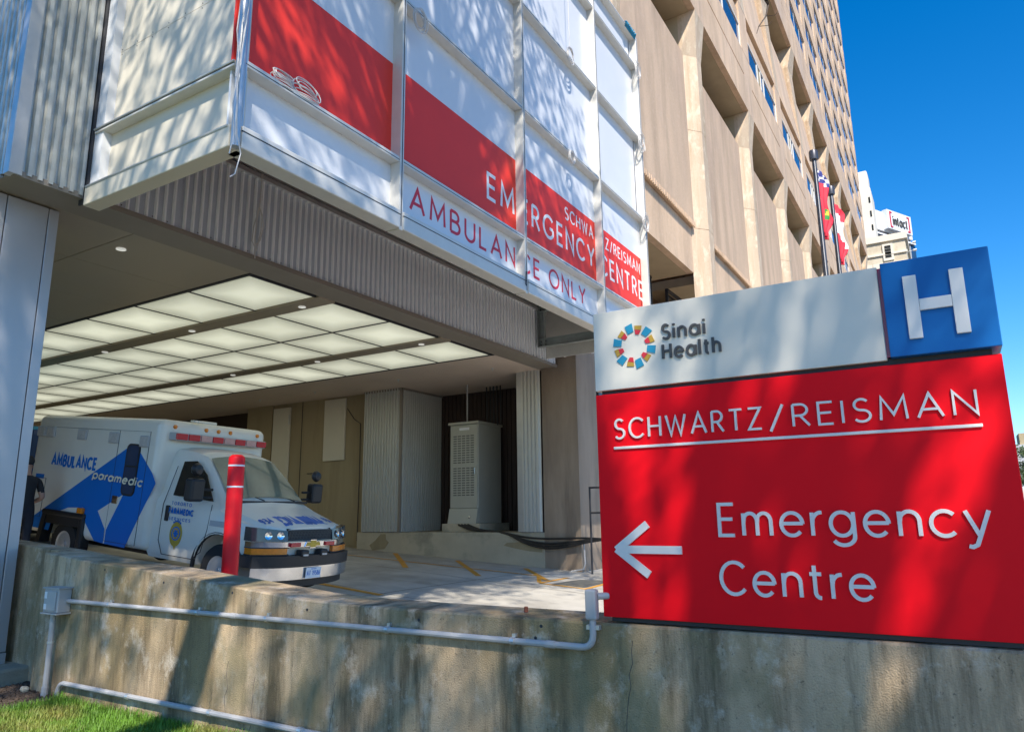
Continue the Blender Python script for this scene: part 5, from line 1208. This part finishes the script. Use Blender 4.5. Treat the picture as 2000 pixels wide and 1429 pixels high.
# ================================================================== street trees out of frame that shade the wall, the sign and the screen
def leaf_cloud(mb, cc, rnd, n, spread, size):
    for l in range(n):
        p = cc+Vector((rnd.gauss(0, spread), rnd.gauss(0, spread), rnd.gauss(0, spread*.8)))
        a = Vector((rnd.gauss(0, 1), rnd.gauss(0, 1), rnd.gauss(0, .7))).normalized(); b = a.cross(Vector((rnd.gauss(0, 1), rnd.gauss(0, 1), rnd.gauss(0, 1)))).normalized()
        s_ = size*rnd.uniform(.6, 1.3); mb.add([p-a*s_, p+b*s_*.55, p+a*s_, p-b*s_*.55], [(0, 1, 2, 3)])
def tree(label, base, cen, R3, ncl, nleaf, seed, extra=None):
    rnd = random.Random(seed); t = thing('street_tree', label, 'tree', base, 'street trees on the lawn'); base = Vector(base); cen = Vector(cen)
    fork = base.lerp(Vector((cen.x, cen.y, cen.z-R3[2])), .8); fork.z = cen.z-R3[2]-.6
    MB().tube([base-Vector((0, 0, .2)), base+Vector((.05, .05, fork.z*.3)), base.lerp(fork, .65)+Vector((.1, -.1, 0)), fork, cen], [.30, .24, .19, .16, .05], 10).build('trunk', 'bark', t, smooth=True)
    lim = MB(); lv = MB()
    for c in range(ncl):
        d = Vector((rnd.gauss(0, 1), rnd.gauss(0, 1), rnd.gauss(0, 1))).normalized()*rnd.uniform(.25, 1)**.5
        p = cen+Vector((d.x*R3[0], d.y*R3[1], d.z*R3[2]))
        if c % 2 == 0:
            m = fork.lerp(p, .5)+Vector((rnd.uniform(-.3, .3), rnd.uniform(-.3, .3), .4)); lim.tube([fork, m, p], [.07, .035, .01], 5)
        leaf_cloud(lv, p, rnd, nleaf, .42, .075)
    if extra:
        lim.tube(extra, [.03]*(len(extra)-4)+[.014, .011, .008, .004], 5)
        for i in (len(extra)-3, len(extra)-2): lim.tube([extra[i], Vector(extra[i])+Vector((.02, -.12, -.02)), Vector(extra[i])+Vector((.02, -.17, .03))], [.006, .005, .003], 4)
    lim.build('limbs', 'bark', t); lv.build('crown', 'leaf', t); return t
tw_pts = [on(x, y, 1, 1.55) for x, y in ((1505, -140), (1500, -60), (1496, 0), (1500, 10), (1496, 32), (1482, 52), (1478, 66))]
tree('leafy street tree behind the photographer shading the sign', (-8.0, -4.6, 0), (-4.4, -5.6, 12.6), (4.4, 3.6, 2.8), 310, 46, 1)
tree('leafy street tree on the lawn left of the photographer shading the column', (-6.0, 3.2, 0), (-3.6, 2.2, 14.0), (4.6, 4.5, 2.8), 340, 44, 2)
tree('leafy street tree nearest the screen with one thin twig hanging into view', (-2.0, 2.6, 0), (2.6, 1.2, 15.8), (4.6, 3.4, 2.8), 260, 46, 3, [Vector((2.6, 2.9, 14)), Vector((4.5, 2.4, 12.5)), Vector((5.6, 2.0, 11))]+tw_pts)

# ================================================================== lawn edge: soil, stones, grass blades
struct(MB().prism([(3.0, 7.72, 0), (3.5, 7.45, 0), (4.02, 7.4, 0), (4.5, 7.95, 0), (4.6, 10, 0), (2.9, 10, 0)], (0, 0, .035)).build('soil_bed', 'soil'))
rs = random.Random(3); mb = MB()
def clod(mb, c, r, rnd):
    vs = []
    for z_, rr in ((-.6, .6), (.0, 1), (.6, .65)):
        for k in range(5): a = k*1.2566+rnd.uniform(-.3, .3); vs.append((c[0]+r*rr*math.cos(a)*rnd.uniform(.7, 1.2), c[1]+r*rr*math.sin(a)*rnd.uniform(.7, 1.2), c[2]+r*z_*rnd.uniform(.6, 1)))
    mb.add(vs, [(5*i+k, 5*i+(k+1) % 5, 5*i+5+(k+1) % 5, 5*i+5+k) for i in range(2) for k in range(5)]+[(4, 3, 2, 1, 0), (10, 11, 12, 13, 14)])
for i in range(1500): clod(mb, (rs.uniform(3.25, 4.4), rs.uniform(7.55, 8.4), .035+rs.random()*.01), rs.uniform(.006, .022), rs)
struct(mb.build('mulch', 'soil'), 'stuff', 'dark crumbly soil between the footing and the wall')
mb = MB(); clod(mb, (3.93, 7.93, .07), .055, rs); tag(mb.build('stone', 'plinth', bevel=.01), 'single pale stone lying on the soil at the wall end', 'stone')
rs = random.Random(11); vs = []; fs = []
for i in range(95000):
    y = rs.uniform(3.3, 9.3); x = rs.uniform(1.9, 3.99)
    if y > 7.4 and x > 3.15 and noise.noise(Vector((x*3, y*3, 0)))+ (y-7.5)*1.4 > 0: continue
    nb = noise.noise(Vector((x*1.3, y*1.3, 4))); hgt = rs.uniform(.035, .085)*(1+.45*nb)*(1.35 if x > 3.88 else 1)
    a = rs.uniform(0, 6.283); dx, dy = math.cos(a), math.sin(a); wd = .0028; bend = rs.uniform(.1, .75)*hgt; o = len(vs)
    z0 = .012*math.sin(x*1.7)*math.cos(y*1.3)
    vs += [(x-dy*wd, y+dx*wd, z0), (x+dy*wd, y-dx*wd, z0), (x+dx*bend*.35+dy*wd*.8, y+dy*bend*.35-dx*wd*.8, z0+hgt*.6), (x+dx*bend*.35-dy*wd*.8, y+dy*bend*.35+dx*wd*.8, z0+hgt*.6), (x+dx*bend, y+dy*bend, z0+hgt)]
    fs += [(o, o+1, o+2, o+3), (o+3, o+2, o+4)]
mat('grass', (.13, .27, .022), .55, 0, .35, 4, rgb2=(.34, .25, .08), f2=(.50, .68), s2=1.1)
me = bpy.data.meshes.new('grass'); me.from_pydata(vs, [], fs); me.materials.append(MATS['grass']); o = bpy.data.objects.new('grass', me); COL.objects.link(o); struct(o, 'stuff', 'short green lawn grass in front of the wall')
